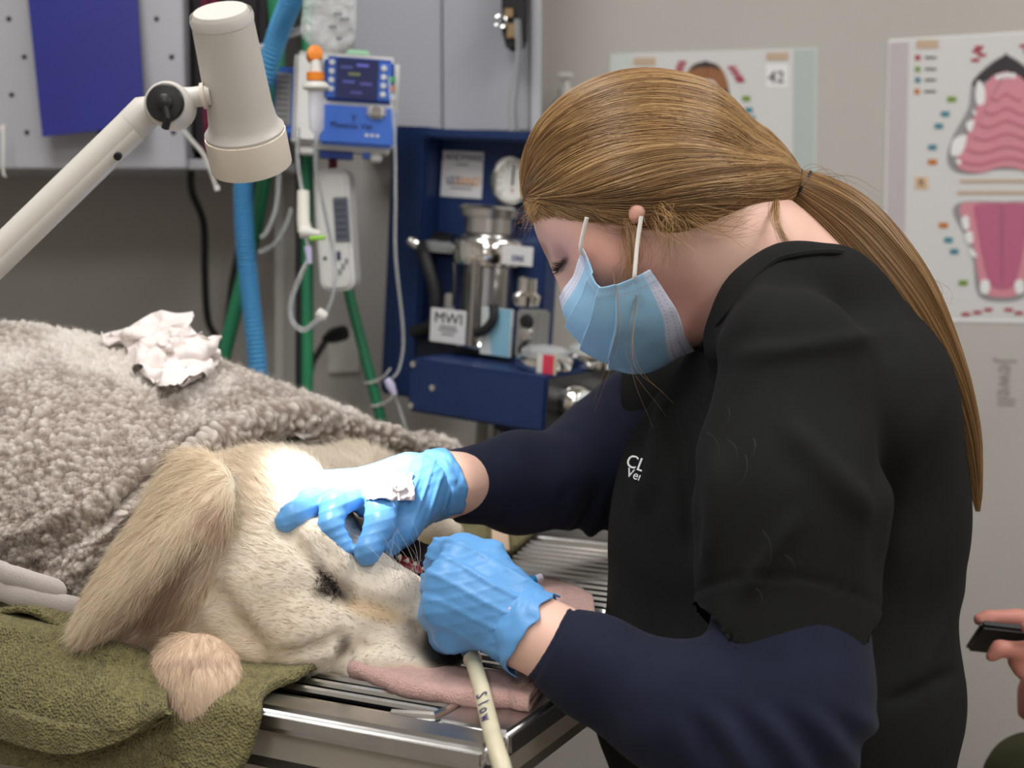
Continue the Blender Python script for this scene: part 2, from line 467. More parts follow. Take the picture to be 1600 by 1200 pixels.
# projecting wall face right of the strip
vstrip('wall_back_projection', 467, 842, -420, 1500, .10, M_wall)

# ---------------------------------------------------------------- wall charts
def flatpoly(name, pix, off, m, parent, thick=.0006, **kw):
    V = [Wp(x, y, off) for x, y in pix]; n = len(V); V2 = [v+WN*thick for v in V]
    Fc = [tuple(range(n)), tuple(range(n, 2*n))[::-1]]+[(i, (i+1) % n, n+(i+1) % n, n+i) for i in range(n)]
    return MB().add(V+V2, Fc).build(name, m, parent, False, **kw)
def sm(pts, n=40, closed=True):
    p = list(pts)
    if closed:
        q = crom(np.array(p[-2:]+p+p[:2], float), (len(p)+3)*8); k = 2*8*(len(p)+3)//(len(p)+3)
        return q[16:-8]
    return crom(np.array(p, float), n)
pm = lambda n, c, r=.35: mat('print_'+n, srgb(*c), r)
PW, PLIL, PPK, PDP, PTG, PGR, PDK = pm('paper', (214, 213, 212)), pm('lilac', (190, 182, 186)), pm('pink', (214, 142, 156)), pm('deep_pink', (176, 102, 128)), pm('tongue', (188, 104, 134)), pm('grey', (150, 148, 150)), pm('nose', (52, 46, 50))
PRED, PGRN, PTEAL, PORG, PTAN, PBRN, PTEXT, PWHT = pm('red', (170, 40, 70)), pm('green', (116, 150, 50)), pm('teal', (64, 132, 150)), pm('orange', (196, 116, 40)), pm('tan', (196, 172, 146)), pm('brown', (150, 100, 62)), pm('text', (70, 68, 70)), pm('white', (236, 236, 236))
def rects(name, lst, w_, h_, off, m, parent):
    for i, (x, y) in enumerate(lst):
        flatpoly(name, [(x-w_/2, y-h_/2), (x+w_/2, y-h_/2), (x+w_/2, y+h_/2), (x-w_/2, y+h_/2)], off, m, parent)
c1 = thingW('wall_chart', 'tall dental wall chart with pink palate and tongue, at the right edge', 'poster', Wp(1500, 500, .002), 'laminated dental charts')
flatpoly('sheet', [(1388, 62), (1812, 36), (1806, 507), (1378, 501)], .001, PWHT, c1)
flatpoly('printed_page', [(1420, 62), (1800, 40), (1796, 500), (1411, 494)], .0018, PW, c1)
flatpoly('side_stripe', [(1390, 66), (1420, 64), (1411, 490), (1382, 490)], .0018, PLIL, c1)
mirror = lambda pts, cx: [(2*cx-x, y) for x, y in pts][::-1]
CX = 1572
def half(pts, cx): return pts + mirror(pts, cx)
flatpoly('muzzle_outline', sm(half([(1572, 84), (1545, 100), (1520, 128), (1512, 170), (1488, 215), (1480, 250), (1492, 268), (1520, 272), (1550, 266)], CX)), .0026, PGR, c1)
flatpoly('nose', sm(half([(1572, 86), (1552, 98), (1524, 122), (1519, 134), (1530, 130), (1545, 125), (1560, 118)], CX)), .0034, PDK, c1)
flatpoly('palate', sm(half([(1572, 112), (1550, 120), (1532, 145), (1522, 180), (1505, 225), (1494, 250), (1500, 264), (1530, 270), (1560, 262)], CX)), .0042, PPK, c1)
for i, y in enumerate((150, 172, 192, 212, 232, 250)):
    hw = 25+i*9
    top = [(CX-hw+2*hw*t, y+5*math.sin(t*9)) for t in np.linspace(0, 1, 15)]
    flatpoly('palate_ridge', top+[(x, yy+4) for x, yy in top][::-1], .005, mat('print_ridge', srgb(190, 112, 130), .35), c1)
def teeth(lst, name, off, parent, cx=None):
    for pts in lst:
        flatpoly(name, sm(pts), off, PWHT, parent)
        if cx: flatpoly(name, sm(mirror(pts, cx)), off, PWHT, parent)
teeth([[(1528, 126), (1538, 138), (1538, 160), (1528, 164), (1524, 150)], [(1519, 172), (1526, 176), (1522, 180)], [(1510, 192), (1522, 188), (1517, 206), (1511, 202)], [(1490, 218), (1510, 212), (1502, 240), (1486, 242)], [(1492, 248), (1502, 252), (1498, 258)]], 'tooth', .0052, c1, CX)
teeth([[(1556+8*i, 117-3*math.sin(i*.8)), (1562+8*i, 117-3*math.sin(i*.8)), (1562+8*i, 124-3*math.sin(i*.8)), (1556+8*i, 124-3*math.sin(i*.8))] for i in range(4)], 'incisor', .0052, c1)
flatpoly('jaw_outline', sm(half([(1572, 316), (1530, 314), (1496, 318), (1490, 335), (1508, 370), (1520, 405), (1526, 455), (1545, 470)], 1566)), .0026, PGR, c1)
flatpoly('jaw', sm(half([(1566, 318), (1520, 316), (1500, 322), (1506, 350), (1522, 390), (1530, 440), (1545, 462)], 1566)), .0034, PPK, c1)
flatpoly('tongue', sm(half([(1566, 318), (1535, 318), (1522, 324), (1526, 352), (1535, 400), (1545, 440), (1556, 450)], 1566)), .0042, PTG, c1)
flatpoly('tongue_groove', [(1563, 322), (1569, 322), (1567, 440), (1565, 440)], .005, PDP, c1)
teeth([[(1502, 342), (1512, 338), (1514, 356), (1506, 358)], [(1507, 366), (1518, 362), (1520, 378), (1512, 380)], [(1515, 386), (1526, 398), (1524, 402), (1516, 398)], [(1534, 438), (1546, 440), (1544, 458), (1532, 456)]], 'tooth', .0042, c1, 1566)
rects('red_mark', [(1526, 80), (1530, 74), (1534, 86), (1524, 94), (1600, 72), (1606, 80), (1509, 491), (1527, 488), (1544, 484), (1576, 484), (1592, 489)], 13, 5, .003, PRED, c1)
rects('green_mark', [(1487, 155), (1505, 442), (1640, 155), (1620, 442)], 14, 8, .003, PGRN, c1)
rects('blue_mark', [(1477, 178), (1467, 197), (1457, 230), (1482, 375), (1491, 393), (1656, 178), (1666, 197), (1676, 230)], 13, 8, .003, PTEAL, c1)
rects('orange_mark', [(1457, 253), (1474, 352), (1676, 253)], 14, 8, .003, PORG, c1)
for c, (x, y) in zip((PRED, PGRN, PTEAL, PORG), ((1434, 90), (1434, 108), (1434, 125), (1433, 143))):
    rects('key_square', [(x, y)], 8, 8, .003, c, c1); rects('key_text', [(x+20, y)], 18, 3, .003, PTEXT, c1)
rects('heading', [(1449, 69)], 34, 13, .003, PTAN, c1)
rects('caption_line', [(1560, 283), (1556, 301)], 120, 5, .003, PTAN, c1)
rects('letter_tile', [(1440, 286)], 20, 18, .003, mat('print_peach', srgb(222, 186, 150), .4), c1)
def wtext(name, body, px, py, size, m, parent, off=.004, sx=1):
    o = text(name, body, size, m, None, sx=sx); o.rotation_euler = (math.pi/2, 0, -YAW); o.location = Wp(px, py, off); setpar(o, parent); return o
wtext('letter', 'R', 1440, 286, .017, PTEXT, c1)
for i, c in enumerate((PRED, PGRN, PTEAL, PORG)): rects('colour_key', [(1436+9*i, 467)], 8, 9, .003, c, c1)
rects('key_text', [(1447, 450), (1447, 455)], 20, 2, .003, PTEXT, c1)
c2 = thingW('wall_chart', 'dental wall chart numbered 42 partly behind the woman\'s head', 'poster', Wp(1110, 430, .002), 'laminated dental charts')
flatpoly('sheet', [(953, 84), (1277, 74), (1272, 500), (948, 500)], .001, mat('print_mint', srgb(206, 214, 210), .25), c2)
flatpoly('printed_page', [(985, 84), (1240, 77), (1236, 494), (982, 494)], .0018, PW, c2)
flatpoly('side_stripe', [(1241, 78), (1274, 77), (1269, 494), (1237, 494)], .0018, mat('print_sage', srgb(182, 192, 188), .35), c2)
CX = 1102
flatpoly('muzzle', sm(half([(1102, 96), (1082, 102), (1068, 125), (1060, 170), (1045, 230), (1060, 270)], CX)), .0026, PBRN, c2)
flatpoly('nose', sm(half([(1102, 95), (1086, 101), (1078, 110), (1092, 105)], CX)), .0034, PDK, c2)
flatpoly('dark_lip', sm([(1136, 140), (1146, 170), (1156, 220), (1146, 230), (1138, 190), (1130, 150)]), .0034, PDK, c2)
flatpoly('gum', sm(half([(1102, 124), (1086, 130), (1076, 160), (1066, 220), (1080, 260)], CX)), .0036, PWHT, c2)
flatpoly('palate', sm(half([(1102, 132), (1090, 138), (1084, 165), (1076, 220), (1090, 250)], CX)), .0044, PPK, c2)
rects('red_mark', [(1063, 105), (1060, 112), (1056, 119), (1066, 98), (1144, 106), (1149, 113), (1154, 120), (1157, 126)], 13, 5, .003, PRED, c2)
rects('green_mark', [(1166, 154)], 12, 8, .003, PGRN, c2)
rects('blue_mark', [(1170, 172), (1174, 185), (1180, 206), (1192, 232)], 12, 8, .003, PTEAL, c2)
rects('heading', [(1007, 96), (1215, 88)], 34, 12, .003, PTAN, c2)
rects('number_tile', [(1214, 118)], 34, 36, .0022, PWHT, c2)
wtext('number', '42', 1213, 121, .026, PTEXT, c2)
c3 = thingW('faint_label', 'faint pencil scribble on the wall under the right dental chart', 'wall mark', Wp(1570, 600, .001))
o = wtext('scribble', 'Jewell', 1572, 598, .04, mat('pencil', srgb(140, 135, 128), .8), c3, .0005, .8); o.rotation_euler = (math.pi/2, math.pi/2, -YAW)
# ================================================================ exam table
M_steel = mat('brushed_steel', (.56, .55, .54), .3, 1.0, noise=(30, .12), bump=(600, .05, .001), aniso=.3)
M_rod = mat('polished_rod', (.72, .71, .69), .22, 1.0)
M_tub = mat('table_paint', srgb(172, 166, 154), .4, noise=(8, .03))
M_basin = mat('basin_steel', (.06, .06, .062), .35, .8)
TO = T(757, 1164); TL = T(418, 1102)
es = nz((TL-TO)*[1, 1, 0]); et = np.array([es[1], -es[0], 0]); et = et if et[1] > 0 else -et
TANG = math.atan2(-es[1], -es[0])
def TP(s, t, z=0.): return TO*[1, 1, 0]+es*s+et*t+np.array([0, 0, TZ+z])
TLEN, TWID = 1.45, .66
tb = thing('exam_table', 'steel veterinary tub table with wire racks and pale painted sides', 'table', tuple(TP(0, 0, -TZ)), (0, 0, math.atan2(es[1], es[0])))
# local frame: x along the table away from the corner, y = local across (sign so that it goes back)
sg = 1 if np.dot(np.array([-es[1], es[0], 0]), et) > 0 else -1
def tbox(mb, s0, s1, t0, t1, z0, z1):
    y0, y1 = sorted((sg*t0, sg*t1)); return mb.box(s0, s1, y0, y1, z0, z1)
RW = .05; RF = .030
tbox(MB(), -.004, TLEN, -.004, RF, TZ-.020, TZ).build('rim', M_steel, tb, bevel=.006, seg=3)
tbox(MB(), -.004, TLEN, TWID-RW, TWID, TZ-.020, TZ).build('rim', M_steel, tb, bevel=.006, seg=3)
tbox(MB(), -.004, RW+.005, RF-.002, TWID-RW+.002, TZ-.020, TZ-.0003).build('rim', M_steel, tb, bevel=.004, seg=3)
tbox(MB(), TLEN-RW, TLEN, RF-.002, TWID-RW+.002, TZ-.020, TZ-.0003).build('rim', M_steel, tb, bevel=.004, seg=3)
mb = MB(); b0 = .012
pf = [(b0, TZ-.019), (b0, TZ-.052), (.30, TZ-.13), (TLEN-b0, TZ-.13), (TLEN-b0, TZ-.019)]
for t_ in (b0, TWID-b0-.01): y_ = sorted((sg*t_, sg*(t_+.01))); mb.prism(pf, 1, y_[0], y_[1])
tbox(mb, b0, b0+.01, b0, TWID-b0, TZ-.052, TZ-.019); tbox(mb, TLEN-b0-.01, TLEN-b0, b0, TWID-b0, TZ-.13, TZ-.019)
mb.build('tub_sides', M_tub, tb, smooth=False)
tbox(MB(), b0, TLEN-b0, b0, TWID-b0, TZ-.052, TZ-.044).build('basin', M_basin, tb, smooth=False)
tbox(MB(), .45, 1.0, .12, TWID-.12, .04, TZ-.052).build('pedestal', M_tub, tb, bevel=.01)
tbox(MB(), .3, 1.15, .06, TWID-.06, 0, .04).build('foot_plate', M_steel, tb, bevel=.01)
# two wire racks, each rod a part
def rod_mesh(L, r):
    return MB().tube([(0, 0, 0), (.004, 0, 0), (L-.004, 0, 0), (L, 0, 0)], [r*.6, r, r, r*.6], 8)
def rack(name, s0, s1, t0, t1, dt, r, ang, label):
    e = put(name, MB().tube([(s0, sg*t0, TZ-.006), (s1, sg*t0, TZ-.006), (s1, sg*t1, TZ-.006), (s0, sg*t1, TZ-.006), (s0, sg*t0, TZ-.006)], .003, 6).build('rack_frame', M_rod).data, None, tb)
    bpy.data.objects.remove(bpy.data.objects['rack_frame'])
    if label: e['label'] = label
    base = rod_mesh(s1-s0, r); n = int((t1-t0)/dt); first = None
    for i in range(1, n):
        if first is None:
            o = base.build('rod', M_rod, e); first = o.data
        else:
            o = put('rod', first, None, e)
        o.location = (s0, sg*(t0+i*dt), TZ-.004)
rack('wire_rack', RW+.012, 1.38, RF+.004, TWID*.47, .0165, .0036, 0, 'wire rack of steel rods over the near half of the tub')
rack('wire_rack', RW+.012, 1.38, TWID*.48, TWID-RW-.004, .0185, .0046, 0, 'wire rack of steel rods over the far half of the tub')
MB().tube([(RW+.006, sg*(RF+.03), TZ-.002), (RW+.008, sg*(RF+.004), TZ-.001), (RW+.04, sg*(RF+.001), TZ-.003)], .004, 8).build('rack_corner', M_rod, tb)
# ================================================================ the dog
rng = np.random.default_rng(7)
M_coat = mat('dog_skin', rough=.8, attr='col', noise=(60, .05), sss=0)
M_fur = mat('dog_fur', rough=.55, attr='col', spec=.25)
dog = thingW('dog', 'cream golden retriever lying asleep on its side under a grey fleece blanket', 'dog', P(420, 1000, 1.15)*[1, 1, 0]+[0, 0, TZ+.004])
D = Sdf(.0028)
# torso, neck and forelegs (mostly under the blanket)
D.chain([(300, 845, 1.38, 130), (0, 790, 1.50, 140), (-420, 740, 1.66, 120)], .03)
D.chain([(400, 850, 1.22, 125), (300, 845, 1.38, 130)], .04)
D.chain([(440, 800, 1.28, 75), (540, 790, 1.34, 50), (640, 815, 1.37, 32), (700, 838, 1.39, 26)], .03)
D.chain([(330, 780, 1.50, 50), (560, 800, 1.54, 38), (690, 815, 1.56, 30)], .03)
D.chain([(430, 775, 1.33, 72), (550, 768, 1.42, 62), (640, 785, 1.46, 45)], .03)
# skull, cheeks, brow
D.pell(395, 905, 1.158, 138, 150, 165, .03)
D.pell(400, 822, 1.185, 125, 112, 150, .03)
D.pell(470, 900, 1.150, 105, 120, 150, .03, roll=10)
D.pell(330, 960, 1.165, 95, 90, 120, .03)
D.chain([(440, 850, 1.120, 50), (490, 866, 1.098, 44), (522, 884, 1.092, 34)], .012)      # upper brow
D.chain([(420, 985, 1.105, 70), (480, 985, 1.095, 62), (515, 992, 1.092, 40)], .015)     # lower brow
# muzzle
D.chain([(510, 945, 1.125, 78), (600, 962, 1.102, 58), (665, 988, 1.092, 46)], .012)
D.chain([(505, 862, 1.150, 60), (565, 900, 1.112, 48), (625, 932, 1.100, 42), (662, 954, 1.102, 34)], .006)   # upper lip
D.chain([(560, 985, 1.095, 34), (630, 992, 1.088, 30)], .008)
D.chain([(548, 1036, 1.090, 26), (600, 1035, 1.068, 27), (670, 1036, 1.064, 25), (705, 1030, 1.072, 18)], .004)   # under lip
D.pell(686, 1006, 1.080, 38, 40, 36, .008)
D.pell(704, 1010, 1.075, 24, 28, 26, .004)
# cheek under the lower eye
D.chain([(380, 1000, 1.13, 60), (470, 1028, 1.105, 36), (522, 1028, 1.095, 30)], .010)
# lower jaw and lips behind
D.chain([(530, 845, 1.215, 46), (610, 858, 1.190, 32), (670, 880, 1.160, 24), (694, 900, 1.145, 16)], .006)
# creases
D.crease([(445, 832, 12), (475, 866, 12), (503, 893, 11)], .008)
D.crease([(502, 846, 10), (518, 870, 11), (530, 894, 9)], .007)
D.crease([(496, 892, 6), (510, 905, 7), (524, 921, 7), (540, 934, 7)], .003)
D.crease([(540, 934, 12), (575, 944, 15), (612, 955, 14), (650, 962, 10)], .008)
D.crease([(548, 968, 8), (590, 975, 10), (640, 975, 9)], .006)
D.crease([(440, 1022, 6), (492, 1014, 9), (530, 1000, 11), (565, 990, 9), (630, 992, 8)], .007)
D.crease([(540, 1040, 8), (546, 1018, 10), (560, 1010, 10), (600, 1010, 9), (645, 1014, 9), (672, 1020, 7)], .005)
D.crease([(522, 1058, 8), (534, 1044, 9), (542, 1022, 7)], .007)
D.crease([(335, 930, 14), (370, 985, 10), (400, 1010, 8)], .016)
D.chain([(590, 868, 1.10, 10), (640, 884, 1.10, 12), (690, 912, 1.10, 10)], .004, True)         # mouth
D.crease([(716, 1004, 6), (722, 1012, 5)], .003)
# ears as thick folded leaves
def ear_sheet(axis, prof, nu, nv):
    return patch([PL(r) for r in prof], nu, nv)
ear1 = ear_sheet(None, [
    [(262, 762, 1.150), (300, 720, 1.120), (345, 748, 1.085), (342, 800, 1.075), (326, 845, 1.085)],
    [(232, 815, 1.150), (262, 790, 1.100), (300, 800, 1.068), (314, 850, 1.070), (306, 898, 1.090)],
    [(192, 872, 1.150), (215, 850, 1.100), (252, 862, 1.062), (292, 905, 1.070), (282, 962, 1.098)],
    [(158, 930, 1.140), (170, 915, 1.100), (196, 930, 1.066), (245, 950, 1.085), (236, 1000, 1.104)],
    [(132, 985, 1.120), (138, 975, 1.098), (150, 985, 1.080), (188, 1000, 1.092), (186, 1022, 1.102)],
    [(124, 1016, 1.112), (128, 1012, 1.102), (134, 1014, 1.094), (150, 1020, 1.096), (152, 1026, 1.100)]], 22, 44)
ear2 = ear_sheet(None, [
    [(262, 1020, 1.10), (290, 1008, 1.062), (325, 1012, 1.050), (345, 1030, 1.060)],
    [(246, 1042, 1.085), (280, 1040, 1.040), (325, 1042, 1.032), (355, 1048, 1.045)],
    [(258, 1075, 1.060), (285, 1072, 1.030), (328, 1072, 1.022), (352, 1068, 1.030)],
    [(274, 1100, 1.045), (295, 1100, 1.026), (325, 1100, 1.020), (346, 1096, 1.026)],
    [(295, 1118, 1.036), (308, 1120, 1.028), (320, 1120, 1.026), (334, 1115, 1.028)]], 20, 20)
rr = lambda G, r0, r1: np.linspace(r0, r1, G.shape[0])[:, None]*np.ones(G.shape[1])[None]
D.sheet(ear1, rr(ear1, .0085, .0045), .006); D.sheet(ear2, rr(ear2, .0070, .005), .006)
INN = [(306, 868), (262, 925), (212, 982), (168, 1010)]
D.crease([(x, y, 11) for x, y in INN], .012)
DV, DQ = D.mesh(2)
DN = vnorm(DV, DQ)
px, py, dd = project(DV)
def blob(cx, cy, rx, ry, rot=0, soft=.5, x=None, y=None):
    x = px if x is None else x; y = py if y is None else y
    c, s_ = math.cos(math.radians(rot)), math.sin(math.radians(rot)); X = (x-cx)*c+(y-cy)*s_; Y = -(x-cx)*s_+(y-cy)*c
    return 1-sstep(1-soft, 1+soft, np.sqrt((X/rx)**2+(Y/ry)**2))
from_set = lambda G, V: np.min(np.stack([np.linalg.norm(V-g, axis=1) for g in G.reshape(-1, 3)[::3]]), 0)
e1 = from_set(ear1, DV); e2 = from_set(ear2, DV)
front = dd < 1.19
base = np.tile(np.array(srgb(228, 216, 198)), (len(DV), 1))
def paint(w_, c):
    global base
    w_ = np.clip(w_, 0, 1)[:, None]; base = base*(1-w_)+np.array(srgb(*c))*w_
paint(.6*blob(330, 740, 110, 80), (224, 204, 176))
paint(.7*blob(330, 1030, 110, 40), (222, 202, 172))
paint(.5*blob(400, 960, 120, 60), (208, 192, 168))
paint(.8*(1-sstep(.010, .020, e1)), (228, 210, 182)); paint(.8*(1-sstep(.010, .018, e2)), (222, 196, 170))
# upper ear's inner colour with shade painted into the fold; skin at the roots
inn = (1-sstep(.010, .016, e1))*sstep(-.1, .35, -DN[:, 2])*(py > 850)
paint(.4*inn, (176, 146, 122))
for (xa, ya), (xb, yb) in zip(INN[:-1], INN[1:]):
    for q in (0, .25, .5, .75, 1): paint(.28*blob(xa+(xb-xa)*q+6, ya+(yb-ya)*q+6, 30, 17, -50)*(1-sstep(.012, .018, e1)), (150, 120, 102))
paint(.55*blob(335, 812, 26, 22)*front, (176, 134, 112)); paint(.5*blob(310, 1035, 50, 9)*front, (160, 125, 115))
paint(.55*blob(610, 885, 90, 30, 20)*front, (214, 204, 190)); paint(.75*blob(585, 955, 52, 15, 17)*front, (176, 146, 104))
paint(.5*blob(640, 920, 40, 30)*front, (190, 178, 164))
paint(.97*blob(517, 913, 30, 5, 47)*front, (10, 9, 9)); paint(.55*blob(512, 920, 20, 9, 47)*front, (40, 34, 32)); paint(.6*blob(536, 930, 10, 6, 40)*front, (30, 26, 26)); paint(.6*blob(501, 926, 12, 10)*front, (60, 50, 45))
paint(.5*blob(519, 905, 44, 16, 50)*front, (120, 104, 92))
paint(.7*blob(536, 1010, 10, 18, 25)*front, (60, 50, 45))
paint(.85*blob(668, 998, 44, 34, 35)*front, (84, 76, 70)); paint(blob(696, 1012, 40, 36, 0, .3)*front, (22, 20, 21))
paint(.6*blob(648, 975, 14, 9)*front, (90, 80, 70))
mouth = (dd > 1.112)*blob(645, 872, 66, 40, 25, .3)*(dd < 1.3)
paint(mouth, (30, 18, 18)); paint(.9*blob(606, 862, 12, 9)*(dd > 1.115), (150, 40, 50)); paint(.8*blob(648, 886, 26, 8, 25)*(dd > 1.11), (110, 26, 34))
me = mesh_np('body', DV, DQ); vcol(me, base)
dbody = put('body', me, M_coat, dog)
# fur
def fur(name, n, wfun, lfun, rad, seed, lift, col_jit=.10, k=5, curl=.12):
    r = np.random.default_rng(seed)
    p, nn, t, bw, T3 = sample_surf(DV, DQ, n, r, wfun)
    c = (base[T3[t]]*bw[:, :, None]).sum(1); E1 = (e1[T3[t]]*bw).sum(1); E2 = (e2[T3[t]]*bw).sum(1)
    nose = P(715, 1015, 1.09)
    fl = nz(p-nose)
    fl = nz(fl+np.array([-.25, .05, .12])*sstep(.16, .3, np.linalg.norm(p-nose, axis=1))[:, None])
    a1 = nz(P(135, 1015, 1.1)-P(330, 770, 1.08)); a2 = nz(P(310, 1120, 1.03)-P(310, 1015, 1.05))
    w1 = (1-sstep(.012, .03, E1))[:, None]; w2 = (1-sstep(.008, .02, E2))[:, None]
    fl = nz(fl*(1-w1)*(1-w2)+a1*w1+a2*w2)
    fl = fl+.55*np.stack([fbm(p*26, 2, seed+s_) for s_ in (1, 2, 3)], 1)*.5
    fl = fl+.5*np.stack([noise3(p*170, seed+s_) for s_ in (11, 12, 13)], 1)
    fl = nz(fl-nn*(fl*nn).sum(1, keepdims=True))
    L = lfun(p, E1, E2)*(.7+.5*r.random(n)); li = lift*(.6+.8*r.random(n))
    pts = np.zeros((n, k, 3)); jit = r.normal(0, curl, (n, 3))
    for i in range(k):
        s_ = i/(k-1)
        pts[:, i] = p - nn*.0004 + L[:, None]*(fl*s_ + nn*(li*(s_-.55*s_**2))[:, None] + jit*(s_**2))
    pts[:, :, 2] = np.maximum(pts[:, :, 2], TZ-.16)
    cj = c*(1+r.normal(0, col_jit, (n, 1)))
    x_, y_, _d = project(p); dk = (r.random(n) < .30) & (x_ > 540) & (y_ > 850) & (y_ < 1030); dk |= (r.random(n) < .10) & (x_ > 380) & (y_ > 850)
    cj = np.where(dk[:, None], cj*.45, cj)
    return hairs(name, pts, rad*(.7+.6*r.random(n)), np.clip(cj, 0, 1), M_fur, dbody, kind='stuff')
vis = (px > 100) & (px < 740) & (py > 640) & (dd < 1.45)
def flen(p, E1, E2):
    x, y, d = project(p)
    L = .006+.013*sstep(470, 330, x)*sstep(930, 760, y)+.012*sstep(840, 720, y)
    L = np.where(x > 520, np.minimum(L, .0055), L); L = np.where((x > 560) & (y > 860), .004, L)
    L = np.where(E1 < .014, .022, L); L = np.where(E2 < .011, .012, L)
    L = np.where((y < 760) & (x > 330), .022, L)
    return np.where((x > 655) & (y > 985), .0018, L)
if True: fur('fur', 120000, (vis & (DN[:, 1] < .5)).astype(float), flen, .00013, 3, .30)
# dark lashes of the closed eye, whiskers
r = np.random.default_rng(5); n = 200
ii = np.where((blob(514, 914, 26, 13, 50) > .5) & front)[0]; s0 = DV[r.choice(ii, n)]; no = P(514, 914, 1.05)
dr = nz(np.stack([r.normal(0, 1, n)-.2, r.normal(-.3, .3, n), r.normal(-.1, 1, n)], 1))
pts = s0[:, None]+dr[:, None]*(np.linspace(0, 1, 4)[None, :, None]*(.0025+.004*r.random(n))[:, None, None])+np.array([0, -.003, 0])*np.linspace(0, 1, 4)[None, :, None]
hairs('eyelashes', pts, np.full(n, .00016), np.tile([[.012, .01, .01]], (n, 1)), M_fur, dbody, kind='stuff')
n = 26; s0 = np.stack([P(600+60*r.random(), 880+55*r.random(), 1.075) for _ in range(n)])
dr = nz(np.stack([r.normal(.2, .5, n), r.normal(-.2, .3, n), .9+r.normal(0, .4, n)], 1)); tt = np.linspace(0, 1, 6)
pts = s0[:, None]+dr[:, None]*(tt[None, :, None]*(.02+.025*r.random(n))[:, None, None])+np.array([-.012, 0, 0])*(tt**2)[None, :, None]
hairs('whiskers', pts, np.full(n, .00016), np.tile([[.6, .56, .5]], (n, 1)), M_fur, dbody, kind='stuff')
# teeth and tongue in the open mouth
M_tooth = mat('tooth', srgb(225, 214, 190), .3); M_tongue = mat('tongue', srgb(112, 30, 40), .35, sss=.2)
MB().tube(crom(PL([(560, 872, 1.17), (615, 876, 1.148), (660, 895, 1.13)]), 12), [.012]*4+[.011]*4+[.009, .008, .006, .003], 12, flat=.5).build('tongue', M_tongue, dbody)
for x, y, h_ in ((622, 868, 9), (634, 874, 7), (646, 880, 7), (658, 888, 9)):
    a = P(x, y, 1.135); MB().tube([a, a+np.array([.001, 0, -h_*.00025]), a+np.array([.002, 0, -h_*.0005])], [.0028, .0022, .0004], 8).build('tooth', M_tooth, dbody)
# ================================================================ fleece blanket, towels, tissue
M_fleece = mat('fleece', srgb(196, 186, 176), .95, attr='col', sheen=.3, bump=(900, .25, .0015))
M_hem = mat('fleece_hem', srgb(190, 180, 175), .95, sheen=.3, bump=(700, .35, .0012))
bl = thingW('blanket', 'grey beige curly fleece blanket spread over the dog\'s body', 'blanket', P(100, 760, 1.3)*[1, 1, 0]+[0, 0, TZ+.01])
ctrl = [
 [(-420, 640, 1.85), (40, 665, 1.85), (330, 690, 1.82), (560, 705, 1.78), (745, 715, 1.70)],
 [(-420, 560, 1.70), (30, 570, 1.68), (310, 600, 1.66), (540, 655, 1.66), (735, 706, 1.64)],
 [(-420, 498, 1.52), (20, 506, 1.48), (300, 548, 1.47), (500, 622, 1.50), (700, 700, 1.58)],
 [(-420, 570, 1.38), (0, 590, 1.35), (230, 606, 1.345), (400, 636, 1.39), (590, 688, 1.48)],
 [(-420, 680, 1.28), (-20, 692, 1.25), (160, 690, 1.25), (300, 668, 1.295), (430, 660, 1.375)],
 [(-420, 790, 1.22), (-40, 800, 1.20), (100, 790, 1.195), (205, 762, 1.21), (300, 708, 1.28)],
 [(-420, 835, 1.21), (-50, 848, 1.195), (60, 858, 1.185), (140, 862, 1.18), (205, 830, 1.19)],
 [(-420, 862, 1.205), (-60, 880, 1.195), (20, 900, 1.185), (85, 930, 1.178), (150, 952, 1.172)]]
NU, NVv = 640, 560
G = patch([PL(r_) for r_ in ctrl], NU, NVv)
def resample(G):      # even out the spacing along u so that the pile keeps one size
    out = np.empty_like(G)
    for i in range(G.shape[0]):
        s_ = np.r_[0, np.cumsum(np.linalg.norm(np.diff(G[i], axis=0), axis=1))]; t_ = np.linspace(0, s_[-1], G.shape[1])
        for k in range(3): out[i, :, k] = np.interp(t_, s_, G[i, :, k])
    return out
G = resample(G)
N = gnorm(G)
if N[NVv//2, NU//2].dot(np.array([0, -1, .6])) < 0: N = -N
U = np.concatenate([np.zeros((NVv, 1)), np.cumsum(np.linalg.norm(np.diff(G, axis=1), axis=2), 1)], 1)
Vv = np.concatenate([np.zeros((1, NU)), np.cumsum(np.linalg.norm(np.diff(G, axis=0), axis=2), 0)], 0)
uu = np.linspace(0, 1, NU)[None]*np.ones((NVv, 1)); vv = np.linspace(0, 1, NVv)[:, None]*np.ones((1, NU))
# broad folds: a turned-back ridge along the edge by the dog's head
Uend = U[:, -1:]-U
ridge = .012*np.exp(-((Uend-.032)/.016)**2) + .010*np.exp(-((Uend-.105-.03*np.sin(vv*9))/.022)**2)*sstep(.15, .45, vv)*sstep(.98, .7, vv) - .008*np.exp(-((Uend-.068)/.012)**2)
soft = .006*fbm(G*7, 2, 3)
wv = np.stack([noise3(G*95, 21), noise3(G*95, 22), noise3(G*95, 23)], -1)*.0042
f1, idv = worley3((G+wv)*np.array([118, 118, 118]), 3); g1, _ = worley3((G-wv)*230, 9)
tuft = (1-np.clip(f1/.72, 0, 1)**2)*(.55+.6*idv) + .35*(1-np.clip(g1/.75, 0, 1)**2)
big = .5+.5*fbm(G*10, 2, 5)
amp = .0062*(.35+.75*np.clip(big+.25, 0, 1.2))*sstep(0, .012, Uend+.004)
disp = ridge+soft+amp*(tuft-.5)
G2 = G+N*disp[..., None]
t_out = nz(G2[:, -1]-G2[:, -4]); cols = []
